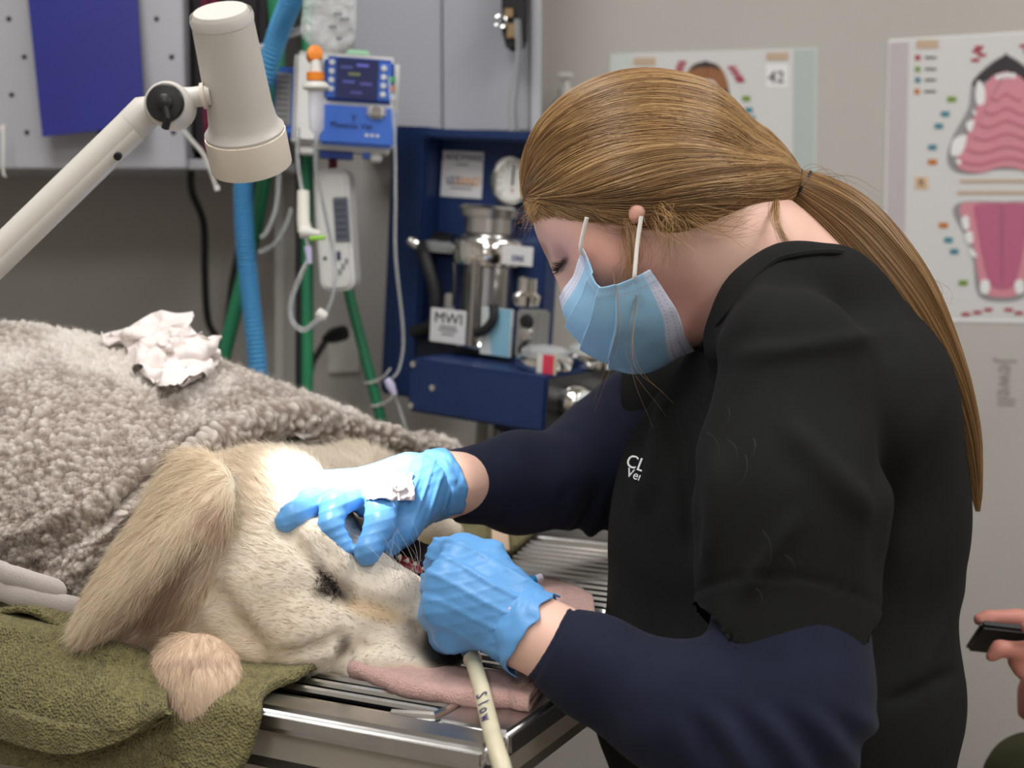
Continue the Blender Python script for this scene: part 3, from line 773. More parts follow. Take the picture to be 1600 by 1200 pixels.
for q in range(1, 13):
    a_ = min(q/6, 1)*math.pi; back = max(q-6, 0)*.006
    cols.append(G2[:, -1]+t_out*(.007*math.sin(a_)-back)[..., None] if False else G2[:, -1]+t_out*(.007*math.sin(a_)-back)-N[:, -1]*(.007*(1-math.cos(a_))))
Gx = np.concatenate([G2, np.stack(cols, 1)], 1)
Gx[:, NU:] += N[:, -1:]*(.002*fbm(Gx[:, NU:]*120, 2, 77))[..., None]
me = gridmesh('pile', Gx)
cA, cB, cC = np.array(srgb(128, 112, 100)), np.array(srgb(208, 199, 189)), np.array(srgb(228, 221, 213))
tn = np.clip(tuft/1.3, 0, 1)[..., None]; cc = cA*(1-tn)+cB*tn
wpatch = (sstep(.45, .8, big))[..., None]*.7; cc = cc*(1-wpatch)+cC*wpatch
ccx = np.concatenate([cc, np.repeat(cc[:, -1:], 12, 1)], 1)
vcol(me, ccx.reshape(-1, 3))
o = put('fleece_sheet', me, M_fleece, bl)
# short fuzz standing off the pile
n = 42000; r = np.random.default_rng(11); iv = r.integers(60, NVv-1, n); iu = r.integers(40, NU-1, n)
p = G2[iv, iu]; nn = nz(N[iv, iu]+r.normal(0, .55, (n, 3))); sd = nz(r.normal(0, 1, (n, 3))); L = (.0025+.003*r.random(n))[:, None]
pts = np.stack([p, p+nn*L*.5, p+nn*L*.9+sd*L*.3, p+nn*L*1.0+sd*L*.7], 1)
hairs('fuzz', pts, np.full(n, .00012), cc[iv, iu]*1.02, mat('fuzz', rough=.7, attr='col', spec=.1), o, kind='stuff')
# flat sewn hems, two layers at the front corner
def hem(pix, w_, name):
    c = crom(PL(pix), 60); t = nz(np.gradient(c, axis=0)); upv = np.array([0, -.25, 1]); 
    rq = .0042*np.r_[np.ones(50), np.sqrt(1-np.linspace(0, .97, 10)**2)]*(1+.08*noise3(c*60, 5)); V, Q = sweep(c, rq, 14, w_/.0084); 
    return MB().add(V, [tuple(q) for q in Q]+[tuple(range(14)), tuple(range(len(V)-14, len(V)))]).build(name, M_hem, bl)
hem([(-420, 870, 1.190), (-60, 884, 1.178), (20, 900, 1.165), (70, 916, 1.158), (104, 926, 1.154)], .018, 'hem')
hem([(-420, 912, 1.195), (-60, 916, 1.180), (30, 930, 1.165), (90, 944, 1.155), (142, 955, 1.150)], .020, 'hem')

# ---- olive towels
M_olive = mat('olive_terry', srgb(124, 116, 72), .95, noise=(160, .25), sheen=.1, bump=(420, .7, .003), vor=(480, 1.0, .003), scale3=(1, .55, 1))
def terry_disp(G, amp=.0009, seed=0):
    N = gnorm(G); N = np.where(N[..., 2:3] < -.2, -N, N)
    return G+N*(amp*fbm(G*55, 2, seed)+.003*fbm(G*9, 2, seed+5))[..., None]
def towel(name, G, thick, m, parent, seed=0, disp=True):
    if disp: G = terry_disp(G, seed=seed)
    o = put(name, gridmesh(name, G), m, parent); md = o.modifiers.new('thick', 'SOLIDIFY'); md.thickness = thick; md.offset = 0
    return o
tw = thingW('towel', 'olive green terry towel under the dog, hanging over the table front', 'towel', TP(.6, .3, .001))
def trow(z, t, s0, s1, n=7, zf=None): return [TP(s, t, z) for s in np.linspace(s0, s1, n)]
def FP(px_, py_, t):
    """pixel -> point on the upright plane t = const of the table frame"""
    o_ = np.array([0, 0, CZ]); d_ = P(px_, py_, 1)-o_; c0 = TP(0, t); return o_+d_*(np.dot(c0-o_, et)/np.dot(d_, et))
def sof(p): return float(np.dot(p-TP(0, 0), es))
sE = [sof(T(*q)) for q in ((852, 822), (800, 868), (480, 1060), (446, 1088))]; tE = [float(np.dot(T(*q)-TP(0, 0), et)) for q in ((852, 822), (800, 868), (480, 1060), (446, 1088))]
srt = lambda t: float(np.interp(t, tE[::-1], sE[::-1]))
rows = [trow(.006, t, srt(t), 1.3) for t in (.62, .50, .38, .26, .16, .10)]
def drop(t, z, s0, s1, wob): return [TP(s, t+wob*math.sin(s*23), z+.5*wob*math.sin(s*17+1)) for s in np.linspace(s0, s1, 7)]
e1s = [sof(FP(x_, y_, t_)) for x_, y_, t_ in ((428, 1096, .02), (412, 1112, -.008), (398, 1150, -.016), (372, 1200, -.02), (350, 1250, -.02))]
rows += [drop(.045, .009, srt(.045), 1.3, .001), drop(.012, .008, e1s[0], 1.3, .002), drop(-.010, .001, e1s[1], 1.3, .003), drop(-.018, -.022, e1s[2], 1.3, .006), drop(-.022, -.048, e1s[3], 1.3, .010), drop(-.022, -.085, e1s[4], 1.3, .012)]
towel('towel_sheet', patch(rows, 300, 220), .006, M_olive, tw, 2)
# upper layer folded back on itself, its hem hanging in front
PX = (262, 225, 180, 120, 60, -20, -120)
r2 = []
for ys, t_ in (((1022, 992, 972, 956, 946, 936, 926), 9), ((1040, 1018, 1000, 985, 975, 965, 955), None), ((1078, 1062, 1045, 1030, 1018, 1005, 990), -.004), ((1098, 1098, 1092, 1082, 1070, 1055, 1040), -.026), ((1108, 1122, 1132, 1130, 1118, 1100, 1080), -.036), ((1114, 1138, 1162, 1176, 1168, 1148, 1130), -.038)):
    r2.append([(T(x_, y_, -.006) if t_ == 9 else T(x_, y_, .006+.016*min(1, (262-x_)/90)) if t_ is None else FP(x_, y_, t_-.004*math.sin(x_*.05))) for x_, y_ in zip(PX, ys)])
towel('front_fold', patch(r2, 220, 120), .007, M_olive, tw, 6)
# soft bunch of towel under the ear
sL, sH = sof(T(300, 1010)), sof(T(-150, 900))
tb2 = patch([[TP(s_, t_, (z_+.008*math.sin(s_*31+t_*40))*float(sstep(sL, sL+.12, s_))+.007) for s_ in np.linspace(sL, sH, 8)] for t_, z_ in ((.22, -.016), (.165, .010), (.125, .014), (.085, .016), (.05, .016), (.025, .016))], 180, 80)
towel('bunched_fold', tb2, .006, M_olive, tw, 8)

# ---- pink towel under the muzzle
M_pink = mat('pink_terry', srgb(206, 166, 158), .95, noise=(150, .08), sheen=.2, bump=(600, .6, .0018), vor=(650, .5, .0015))
pk = thingW('towel', 'folded pink terry towel under the dog\'s muzzle', 'towel', T(690, 1065, .001))
def pinkroll(front, back, z, r_, name, seed):
    a = crom([T(*p, z) for p in front], 30); b = crom([T(*p, z) for p in back], 30)
    G = []
    for q in np.linspace(0, 1, 26):      # a flattened loop: under, round the front fold, over
        th = math.pi*(1.5-q*1.0)
        if q < .25: c_, h_ = b+(a-b)*(q/.25), -r_
        elif q < .6: 
            ph = (q-.25)/.35*math.pi; c_ = a+(a-b)/np.maximum(np.linalg.norm(a-b, axis=1), 1e-6)[:, None]*r_*math.sin(ph); h_ = -r_*math.cos(ph)
        else: c_, h_ = a+(b-a)*((q-.6)/.4), r_
        G.append(c_+np.array([0, 0, h_]))
    G = np.stack(G); N = gnorm(G)
    G = G+N*(.0012*fbm(G*60, 2, seed))[..., None]
    o = put(name, gridmesh(name, G), M_pink, pk); md = o.modifiers.new('thick', 'SOLIDIFY'); md.thickness = .005; md.offset = 0
    return o
pinkroll([(556, 1044), (640, 1074), (740, 1090), (816, 1092)], [(600, 1042), (690, 1052), (770, 1060), (850, 1062)], .0050, .0045, 'towel_fold', 3)
pinkroll([(800, 1090), (815, 1096), (828, 1098)], [(830, 1040), (850, 1040), (870, 1040)], .006, .004, 'towel_fold', 5)
pinkroll([(836, 985), (880, 985), (930, 975)], [(846, 918), (888, 926), (925, 946)], .012, .008, 'towel_fold', 9)

# ---- crumpled tissue on the blanket
M_tissue = mat('tissue', srgb(236, 226, 222), .9, noise=(18, .04))
ti = thingW('tissue', 'crumpled white tissue lying on the grey blanket', 'tissue', P(265, 590, 1.32))
gpx, gpy, gd = project(G2.reshape(-1, 3))
def bdist(x_, y_):
    e = (gpx-x_)**2+(gpy-max(y_, 552))**2+((gd > 1.44)*1e5); return gd[np.argmin(e)]
def crumple(name, ctrl_, seed, jx, jd, n=90):
    ctrl_ = [[(x_, y_+4, bdist(x_, y_)+(d_-1.345)*.9+.006) for x_, y_, d_ in row] for row in ctrl_]
    r = np.random.default_rng(seed); c = np.array(ctrl_, float); g = np.stack([crom(row, 7) for row in c]); g = np.stack([crom(g[:, i], 7) for i in range(7)], 1)
    g[..., 0] += r.normal(0, jx, (7, 7)); g[..., 1] += r.normal(0, jx, (7, 7)); g[..., 2] += r.normal(0, jd, (7, 7))
    W_ = np.array([[P(*q) for q in row] for row in g])
    a_ = np.linspace(0, 6, n); i0 = np.minimum(a_.astype(int), 5); f_ = a_-i0; f_ = f_*.55+.45*sstep(0, 1, f_)
    R_ = W_[i0]*(1-f_)[:, None, None]+W_[i0+1]*f_[:, None, None]; G_ = R_[:, i0]*(1-f_)[None, :, None]+R_[:, i0+1]*f_[None, :, None]
    G_ = G_+gnorm(G_)*(.005*(1-2*np.abs(noise3(G_*32, seed)))+.0006*noise3(G_*160, seed+2))[..., None]
    o = put(name, gridmesh(name, G_), M_tissue, ti); md = o.modifiers.new('thick', 'SOLIDIFY'); md.thickness = .0006
    return o
crumple('loose_flap', [[(150, 518, 1.37), (215, 494, 1.36), (304, 482, 1.35)], [(170, 528, 1.35), (230, 520, 1.33), (300, 512, 1.33)], [(200, 548, 1.345), (250, 552, 1.32), (312, 545, 1.33)]], 4, 3, .006)
crumple('crumpled_core', [[(200, 545, 1.33), (250, 520, 1.30), (325, 522, 1.31)], [(205, 570, 1.31), (262, 556, 1.28), (338, 545, 1.31)], [(240, 588, 1.30), (275, 598, 1.285), (322, 580, 1.30)]], 9, 5, .008)
crumple('crumpled_core', [[(225, 530, 1.33), (262, 510, 1.32), (300, 500, 1.33)], [(225, 560, 1.31), (280, 548, 1.29), (320, 540, 1.31)], [(250, 590, 1.31), (285, 590, 1.29), (318, 575, 1.31)]], 15, 5, .009)
crumple('crumpled_core', [[(265, 520, 1.32), (300, 512, 1.31), (336, 535, 1.32)], [(270, 560, 1.30), (300, 555, 1.28), (338, 556, 1.32)], [(265, 594, 1.31), (292, 598, 1.30), (326, 584, 1.32)]], 21, 4, .008)
# thick rolled edge of the fleece around the dog's neck
ce = crom(PL([(262, 752, 1.236), (300, 712, 1.268), (355, 676, 1.315), (420, 655, 1.365), (490, 655, 1.405), (560, 672, 1.45), (630, 692, 1.50), (712, 706, 1.60)]), 460)
V_, Q_ = sweep(ce, np.interp(np.linspace(0, 1, 460), [0, .2, .5, .8, 1], [.007, .013, .017, .014, .008]), 48); Gr = V_.reshape(460, 48, 3); Nr = nz(Gr-ce[:, None])
f1, idv = worley3((Gr+np.stack([noise3(Gr*95, 21), noise3(Gr*95, 22), noise3(Gr*95, 23)], -1)*.004)*118, 3); tf = (1-np.clip(f1/.72, 0, 1)**2)*(.55+.6*idv)
Gr = Gr+Nr*((tf-.4)*.005+.004*noise3(Gr*25, 8))[..., None]
Gr = np.concatenate([Gr, Gr[:, :1]], 1); tf = np.concatenate([tf, tf[:, :1]], 1)[..., None]; tf = np.clip(tf/1.1, 0, 1)
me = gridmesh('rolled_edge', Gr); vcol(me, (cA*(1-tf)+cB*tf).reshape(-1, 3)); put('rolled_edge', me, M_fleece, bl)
# ================================================================ the woman
M_skin = mat('skin', rough=.5, attr='col', noise=(45, .03), sss=.12, bump=(350, .08, .0006))
M_scrub = mat('black_scrub_cloth', (.0075, .0080, .0076), .9, noise=(40, .1), spec=.25, bump=(900, .15, .0005))
M_navy = mat('navy_jersey', srgb(26, 29, 48), .9, noise=(60, .08), sheen=.04, spec=.25, bump=(1200, .12, .0005))
M_glove = mat('blue_nitrile', srgb(100, 160, 218), .40, noise=(25, .03), spec=.4, bump=(160, .16, .0012), sss=.05)
M_hair = mat('hair_strand', rough=.32, attr='col', spec=.5)
M_hairbase = mat('hair_base', srgb(112, 80, 50), .5, noise=(300, .3))
wm = thingW('person', 'woman in black scrubs and face mask bent over the dog, holding a dental handpiece', 'person', P(1230, 1000, 1.2)*[1, 1, 0]+[0, 0, .0])
B = Sdf(.0030)
B.pell(1000, 274, 1.170, 165, 136, 138, .01, roll=-10)                       # skull
B.pell(914, 345, 1.170, 78, 76, 112, .02)                                    # forehead
B.chain([(916, 402, 1.17, 48), (965, 465, 1.17, 62), (1022, 512, 1.17, 50)], .02)   # face to chin
B.pell(966, 405, 1.130, 58, 52, 50, .025)                                     # near cheek
B.pell(966, 405, 1.210, 58, 52, 50, .025)
B.chain([(886, 425, 1.17, 16), (900, 462, 1.17, 15), (908, 474, 1.17, 15)], .012)   # nose
B.chain([(1005, 395, 1.165, 72), (1075, 462, 1.175, 70)], .03)               # under the jaw
B.chain([(1050, 335, 1.17, 98), (1150, 402, 1.175, 106), (1260, 480, 1.19, 124)], .03)   # neck
B.chain([(994, 312, 1.098, 14), (995, 330, 1.092, 12), (991, 345, 1.091, 8)], .006)     # ear
B.chain([(992, 310, 1.244, 13), (994, 326, 1.248, 12), (991, 338, 1.248, 9)], .006)
B.chain([(1270, 600, 1.07, 60), (1300, 560, 1.2, 90), (1290, 600, 1.33, 60)], .03)      # shoulders
B.pell(1265, 780, 1.21, 215, 300, 250, .03); B.pell(1225, 1060, 1.20, 240, 270, 250, .03); B.pell(1235, 1300, 1.2, 240, 200, 260, .03)
NEAR = [(1240, 600, 1.04, 75), (1235, 900, .985, 96), (1238, 1115, .957, 92), (1190, 1160, .952, 88), (1050, 1105, .967, 76), (930, 1043, .987, 60), (860, 1003, 1.0, 52), (815, 980, 1.010, 44), (790, 965, 1.016, 38)]
FAR = [(1100, 600, 1.37, 70), (990, 660, 1.36, 70), (935, 735, 1.34, 72), (820, 755, 1.27, 58), (715, 757, 1.215, 44), (660, 762, 1.19, 42)]
B.chain(NEAR, .02); B.chain(FAR, .02)
def near_hand(S_, q=0):
    r = lambda v: v-q
    for kn in ((722, 872, 1.032), (698, 906, 1.022), (692, 950, 1.022), (706, 990, 1.032)):
        S_.chain([(812, 980, 1.014, r(48)), (770, 940, 1.024, r(44)), (*kn, r(30))], .016)
    S_.chain([(760, 880, 1.036, r(36)), (722, 862, 1.042, r(26)), (694, 866, 1.060, r(23)), (682, 884, 1.074, r(18)), (688, 898, 1.084, r(15))], .007)
    S_.chain([(698, 906, 1.022, r(30)), (686, 916, 1.055, r(27)), (702, 930, 1.090, r(22)), (726, 935, 1.094, r(18))], .006)
    S_.chain([(692, 950, 1.022, r(30)), (682, 958, 1.055, r(26)), (700, 965, 1.088, r(22)), (722, 965, 1.093, r(18))], .006)
    S_.chain([(706, 990, 1.032, r(28)), (698, 993, 1.060, r(24)), (712, 995, 1.084, r(20)), (730, 990, 1.088, r(17))], .006)
    S_.chain([(785, 930, 1.050, r(32)), (755, 900, 1.078, r(26)), (722, 893, 1.092, r(21)), (702, 900, 1.094, r(16))], .008)
def far_hand(S_, q=0):
    r = lambda v: v-q
    S_.chain([(690, 757, 1.205, r(46)), (640, 768, 1.180, r(50)), (600, 775, 1.152, r(44))], .015)
    for kn in ((600, 778, 1.128), (560, 768, 1.140), (525, 766, 1.160), (505, 760, 1.190)):
        S_.chain([(640, 768, 1.180, r(40)), (*kn, r(25))], .015)
    S_.chain([(598, 778, 1.124, r(26)), (594, 820, 1.098, r(24)), (576, 858, 1.088, r(21)), (572, 866, 1.088, r(18))], .003)
    S_.chain([(556, 770, 1.138, r(24)), (524, 790, 1.106, r(22)), (516, 822, 1.094, r(20)), (538, 856, 1.092, r(16))], .003)
    S_.chain([(522, 768, 1.160, r(22)), (484, 786, 1.114, r(22)), (458, 806, 1.094, r(21)), (447, 815, 1.092, r(18))], .003)
    S_.chain([(505, 760, 1.190, r(21)), (455, 746, 1.190, r(19)), (428, 742, 1.185, r(15))], .005)
    S_.chain([(645, 790, 1.165, r(36)), (628, 822, 1.145, r(28)), (598, 850, 1.130, r(22)), (580, 862, 1.125, r(17))], .008)
near_hand(B, 9); far_hand(B, 8)
BV, BQ = B.mesh(2)
px, py, dd = project(BV); front = dd < 1.17
base = np.tile(np.array(srgb(228, 186, 168)), (len(BV), 1))
paint(.45*blob(960, 410, 70, 60), (206, 132, 120)); paint(.5*blob(1060, 490, 60, 70), (205, 130, 118)); paint(.4*blob(1180, 390, 90, 60), (232, 192, 174))
paint(.35*blob(870, 375, 34, 34), (190, 140, 150)); paint(.5*blob(877, 398, 18, 10, 60), (170, 118, 122))
paint(.7*blob(848, 392, 8, 30, -22)*sstep(370, 385, py), (150, 110, 84))
paint(.9*blob(879, 414, 14, 5, -60, .4), (60, 36, 34))
paint(.35*blob(990, 330, 14, 18), (214, 120, 104))
me = mesh_np('body', BV, BQ); vcol(me, base); wbody = put('body', me, M_skin, wm)
# eye lashes
r = np.random.default_rng(8); n = 60; t_ = r.random(n)
s0 = np.stack([P(872+10*a, 424-18*a, B.hit(874+10*a, 422-18*a)) for a in t_]); dr = nz(np.stack([-.8+.3*r.normal(0, 1, n), -.5+.2*r.normal(0, 1, n), -.45+.35*r.normal(0, 1, n)], 1))
tt = np.linspace(0, 1, 5); pts = s0[:, None]+dr[:, None]*(tt[None, :, None]*.009)+np.array([-.001, 0, .002])*(tt**2)[None, :, None]
hairs('eyelashes', pts, np.full(n, .00022), np.tile([[.01, .008, .008]], (n, 1)), M_hair, wbody, kind='stuff')

# ---- scrub top
C = Sdf(.0040)
C.pell(1255, 800, 1.212, 252, 320, 290, .03); C.pell(1275, 620, 1.20, 192, 186, 335, .03); C.pell(1215, 1070, 1.20, 288, 270, 290, .03); C.pell(1228, 1300, 1.2, 265, 230, 300, .03)
C.pell(1078, 850, 1.20, 128, 140, 200, .04); C.pell(1072, 745, 1.20, 88, 110, 170, .04)
C.chain([(1215, 480, 1.13, 60), (1260, 470, 1.11, 65)], .03); C.chain([(1150, 530, 1.105, 42), (1190, 480, 1.092, 46), (1240, 448, 1.090, 46), (1300, 442, 1.125, 46)], .03); C.pell(1300, 478, 1.19, 88, 82, 160, .03, roll=25)
C.chain([(1240, 560, 1.03, 112), (1228, 790, 1.0, 148), (1222, 1000, .985, 150)], .03)
C.chain([(1095, 605, 1.37, 98), (990, 665, 1.36, 96)], .025)
C.pell(1222, 1122, .985, 262, 196, 150, .004, roll=4, sub=True)
C.pbox(885, 690, 1.35, 68, 150, .10, .004, roll=8)
C.chain([(1060, 345, 1.17, 104), (1150, 405, 1.175, 112), (1255, 470, 1.185, 118)], .006, True)         # neck opening
C.chain([(1222, 985, .985, 122), (1222, 1100, .985, 122)], .003, True)                                 # inside of the sleeve
C.pbox(1230, 1640, 1.2, 420, 320, .4, .004)
CV, CQ = C.mesh(3)
CN = vnorm(CV, CQ); px, py, dd = project(CV)
ang_ = .005*fbm(CV*np.array([8, 8, 5]), 2, 61)
# pull folds radiating from the armpit and along the sleeve
def fold(x0, y0, x1, y1, wpx, amp, dmax=1.3):
    L = math.hypot(x1-x0, y1-y0); ux, uy = (x1-x0)/L, (y1-y0)/L; a = (px-x0)*ux+(py-y0)*uy; b = -(px-x0)*uy+(py-y0)*ux
    return amp*np.exp(-(b/wpx)**2)*sstep(-20, L*.25, a)*sstep(L+20, L*.75, a)*(dd < dmax)
ang_ = ang_+fold(1060, 640, 1078, 880, 14, -.006)+fold(1050, 620, 1000, 800, 14, .008)+fold(1210, 430, 1120, 560, 16, .006)+fold(1385, 640, 1372, 940, 20, -.005)+fold(1470, 620, 1390, 800, 20, .004)+fold(1130, 560, 1400, 520, 16, .005)+fold(1220, 650, 1380, 820, 22, .007)+fold(1120, 700, 1100, 900, 18, .005)+fold(960, 900, 1010, 1100, 15, .006)+fold(940, 1000, 1050, 1180, 13, .007)+fold(1510, 900, 1420, 1080, 16, .006)+fold(1500, 1050, 1380, 1100, 12, -.006)+fold(1250, 800, 1160, 930, 16, .004)
hx_ = 1122-196*np.sqrt(np.clip(1-((px-1222)/262)**2, 0, 1))+(px-1222)*.07; hemz = -.0022*np.exp(-((py-hx_+26)/4)**2)*(dd < 1.06)
CV = CV+CN*(ang_+hemz)[:, None]
scrub = put('scrub_top', mesh_np('scrub_top', CV, CQ), M_scrub, wbody)
# neckband
nb = [(1094, 548), (1122, 508), (1150, 474), (1182, 434), (1212, 408), (1245, 398), (1280, 394), (1312, 395)]
nbd = [(x, y, min(min(C.hit(x, y), B.hit(x, y)), 1.17)-.001) for x, y in nb]
cb = crom(PL([(1092, 552, 1.170)]+nbd+[(1336, 400, 1.18)]+[(x, y, 2.36-d) for x, y, d in nbd[::-1]]+[(1092, 552, 1.170)]), 160)
MB().tube(cb, .0032, 8).build('neckband', M_scrub, scrub)
M_thread = mat('white_thread', (.8, .8, .8), .7)
for body_, x, y, sz in (('CLS', 1008, 730, .0150), ('Veri', 1003, 746, .0105)):
    d_ = C.hit(x, y); p_ = P(x, y, d_); e_ = 1e-3; g_ = nz([float(C.at((p_+np.eye(3)[i]*e_)[None])[0]-C.at((p_-np.eye(3)[i]*e_)[None])[0]) for i in range(3)])
    n_ = nz(.5*g_+.5*nz(np.array([0, 0, CZ])-p_)); up_ = nz(P(x+9, y-26, d_)-p_); up_ = nz(up_-n_*np.dot(up_, n_)); ri_ = np.cross(up_, n_)
    o = text('lettering', body_, sz, M_thread, None, ext=.0005); o.matrix_basis = Matrix.Translation(p_+n_*.010) @ Matrix(((ri_[0], up_[0], n_[0]), (ri_[1], up_[1], n_[1]), (ri_[2], up_[2], n_[2]))).to_4x4()
    setpar(o, scrub)
# ---- navy undershirt sleeves
def wrinkle(V, Q, fun):
    return V+vnorm(V, Q)*fun(V)[:, None]
A1 = Sdf(.0032)
A1.chain([(1228, 900, .985, 100), (1234, 1000, .972, 110), (1236, 1105, .957, 116), (1192, 1160, .952, 106), (1050, 1106, .967, 92), (930, 1044, .987, 73), (840, 994, 1.002, 63)], .025)
A1.pbox(787, 966, 1.01, 66, 130, .10, .003, roll=30)
AV, AQ = A1.mesh(2); px, py, dd = project(AV)
q_ = (px-847)*.87+(py-1003)*.5
AV = wrinkle(AV, AQ, lambda V: .0022*fbm(V*22, 2, 71)+.0035*np.sin((px-py*.6)*.075+2*noise3(V*18, 3))*sstep(1030, 1100, px)*sstep(1090, 1150, py)-.0016*np.exp(-((q_-16)/3)**2))
put('undershirt_sleeve', mesh_np('undershirt_sleeve', AV, AQ), M_navy, wbody)
A2 = Sdf(.0032)
A2.chain([(1010, 655, 1.36, 90), (940, 732, 1.34, 90), (820, 756, 1.27, 72), (690, 757, 1.21, 54)], .025)
A2.pbox(655, 757, 1.205, 48, 90, .07, .003, roll=-4)
AV, AQ = A2.mesh(2); px, py, dd = project(AV)
AV = wrinkle(AV, AQ, lambda V: .0020*fbm(V*20, 2, 73)+.0030*np.sin(px*.16+.06*py+1.5*noise3(V*20, 3))*sstep(850, 900, px)*sstep(740, 815, py)+.002*np.sin(px*.05)*sstep(740, 840, px))
put('undershirt_sleeve', mesh_np('undershirt_sleeve', AV, AQ), M_navy, wbody)
# ---- gloves
G1 = Sdf(.0019); near_hand(G1)
GV, GQ = G1.mesh(2); px, py, dd = project(GV)
def stretch(V, seed, dirx, diry, f, a):
    t = (px*dirx+py*diry)/100
    return a*np.maximum(0, np.sin(t*f+2.2*noise3(V*24, seed)))**3*(.4+.6*noise3(V*16, seed+3))
GV = wrinkle(GV, GQ, lambda V: .0011*fbm(V*35, 2, 81)+stretch(V, 5, -.5, 1.0, 18, .0024)+stretch(V, 15, .2, 1.0, 30, .0012))
gl1 = put('glove', mesh_np('glove', GV, GQ), M_glove, wbody)
G3 = Sdf(.0019); far_hand(G3)
GV, GQ = G3.mesh(2); px, py, dd = project(GV)
GV = wrinkle(GV, GQ, lambda V: .0009*fbm(V*35, 2, 85)+stretch(V, 25, .35, 1.0, 42, .0014)+stretch(V, 35, 1.0, .3, 34, .0013)*sstep(600, 660, px))
gl2 = put('glove', mesh_np('glove', GV, GQ), M_glove, wbody)
def cuff(parent, rings, seed, flare):
    """rings [(px,py,d,rpx)] along the wrist; a thin wrinkled tube with an uneven edge"""
    c = np.array([P(*q[:3]) for q in rings]); rad = np.array([q[3]*q[2]/F for q in rings]); k = 22; n = 72
    c = crom(c, k); rad = np.interp(np.linspace(0, 1, k), np.linspace(0, 1, len(rad)), rad)
    ax = nz(c[-1]-c[0]); e1_ = nz(np.cross(ax, [0, 0, 1.])); e2_ = np.cross(ax, e1_); th = np.linspace(0, 2*math.pi, n)
    t = np.linspace(0, 1, k)[:, None]
    w_ = np.stack([np.cos(th)*2.2, np.sin(th)*2.2, np.zeros(n)], -1)[None]+np.stack([np.zeros((k, 1)), np.zeros((k, 1)), t*2.5], -1)
    rr_ = rad[:, None]*(1+.08*t*noise3(w_, seed)+.03*noise3(w_*3, seed+1))
    sl = t*(1+.25*noise3(w_*1.3+9, seed+5)*t)
    G = c[0]+(c[-1]-c[0])*sl[..., None]+rr_[..., None]*(np.cos(th)[None, :, None]*e1_+np.sin(th)[None, :, None]*e2_)
    o = put('cuff', gridmesh('cuff', G), M_glove, parent); o.modifiers.new('w', 'WELD').merge_threshold = .0002; md = o.modifiers.new('t', 'SOLIDIFY'); md.thickness = .0009
    return o
cuff(gl1, [(786, 960, 1.018, 50), (812, 976, 1.013, 62), (838, 992, 1.006, 70)], 3, .2)
cuff(gl2, [(655, 763, 1.189, 50), (672, 759, 1.199, 54), (690, 757, 1.206, 55)], 6, .1)

# ---- hair
Hh = Sdf(.0030)
Hh.pell(996, 264, 1.170, 181, 150, 154, .01, roll=-10); Hh.chain([(1085, 252, 1.17, 98), (1178, 270, 1.175, 52), (1226, 283, 1.178, 18)], .025)
Hh.pell(985, 305, 1.17, 152, 70, 158, .02); Hh.pell(1090, 300, 1.17, 115, 64, 126, .02, roll=-6); Hh.pell(1168, 298, 1.174, 62, 44, 80, .02, roll=-15)
Hh.pell(950, 470, 1.17, 165, 125, 420, .008, sub=True, roll=4); Hh.pell(1130, 478, 1.17, 150, 122, 420, .008, sub=True)
HV, HQ = Hh.mesh(2)
tie = P(1226, 283, 1.178)
TAIL = [(1226, 283, 1.178, 16), (1262, 300, 1.174, 30), (1330, 352, 1.165, 44), (1410, 450, 1.150, 45), (1472, 560, 1.145, 34), (1508, 660, 1.150, 22), (1524, 750, 1.155, 10), (1528, 800, 1.157, 3)]
Ht = Sdf(.0030); Ht.chain([(x, y, d, r_*f_) for (x, y, d, r_), f_ in zip(TAIL, (.75, .75, .72, .7, .6, .4, .2))], .01)
TV, TQ = Ht.mesh(1)
hair = put('hair', mesh_np('hair', np.concatenate([HV, TV]), np.concatenate([HQ, TQ+len(HV)])), M_hairbase, wbody, label='long golden brown hair tied in a ponytail')
r = np.random.default_rng(12)
def hgrad(X):
    e = 5e-4; f = Hh.at(X); g = np.stack([Hh.at(X+np.eye(3)[i]*e)-f for i in range(3)], -1); return f, nz(g)
def hair_col(n, X, seed):
    c0, c1, c2 = np.array(srgb(88, 64, 42)), np.array(srgb(146, 110, 70)), np.array(srgb(196, 162, 114))
    t = np.clip(.5+.35*fbm(X*np.array([25, 25, 130]), 2, seed)+r.normal(0, .22, n), 0, 1)[:, None]
    return np.where(t < .5, c0+(c1-c0)*t*2, c1+(c2-c1)*(t-.5)*2)
n = 14000; K = 20
p, nn, *_ = sample_surf(HV, HQ, n, r, ((project(HV)[2] < 1.235)).astype(float))
path = [p+nn*.0006]; cur = p.copy()
dist = np.linalg.norm(tie-p, axis=1); lift = .0004+.0016*r.random(n)
stepn = dist*1.18/(K-1)
dlast = None
wob = np.stack([fbm(p*22, 2, 91+i) for i in range(3)], 1)
for i in range(K-1):
    to = tie-cur; L = np.linalg.norm(to, axis=1, keepdims=True); d = to/np.maximum(L, 1e-6)
    f, g = hgrad(cur); d = d+np.array([.35, 0, .18])*np.clip(L/.12, 0, 1)*sstep(1180, 900, project(cur)[0])[:, None]+.12*wob*np.clip(L/.1, 0, 1)
    d = nz(d-g*(d*g).sum(1, keepdims=True)*np.clip(L/.02, 0, 1))
    cur = cur+d*np.minimum(stepn[:, None], L)
    f, g = hgrad(cur); cur = cur-g*(f-lift)[:, None]*np.clip(np.linalg.norm(tie-cur, axis=1)/.012, 0, 1)[:, None]
    path.append(cur.copy())
pts = np.stack(path, 1)
hairs('hair_strands', pts, .00020*(.6+.8*r.random(n)), hair_col(n, p, 95), M_hair, hair, tip=.8, kind='stuff')
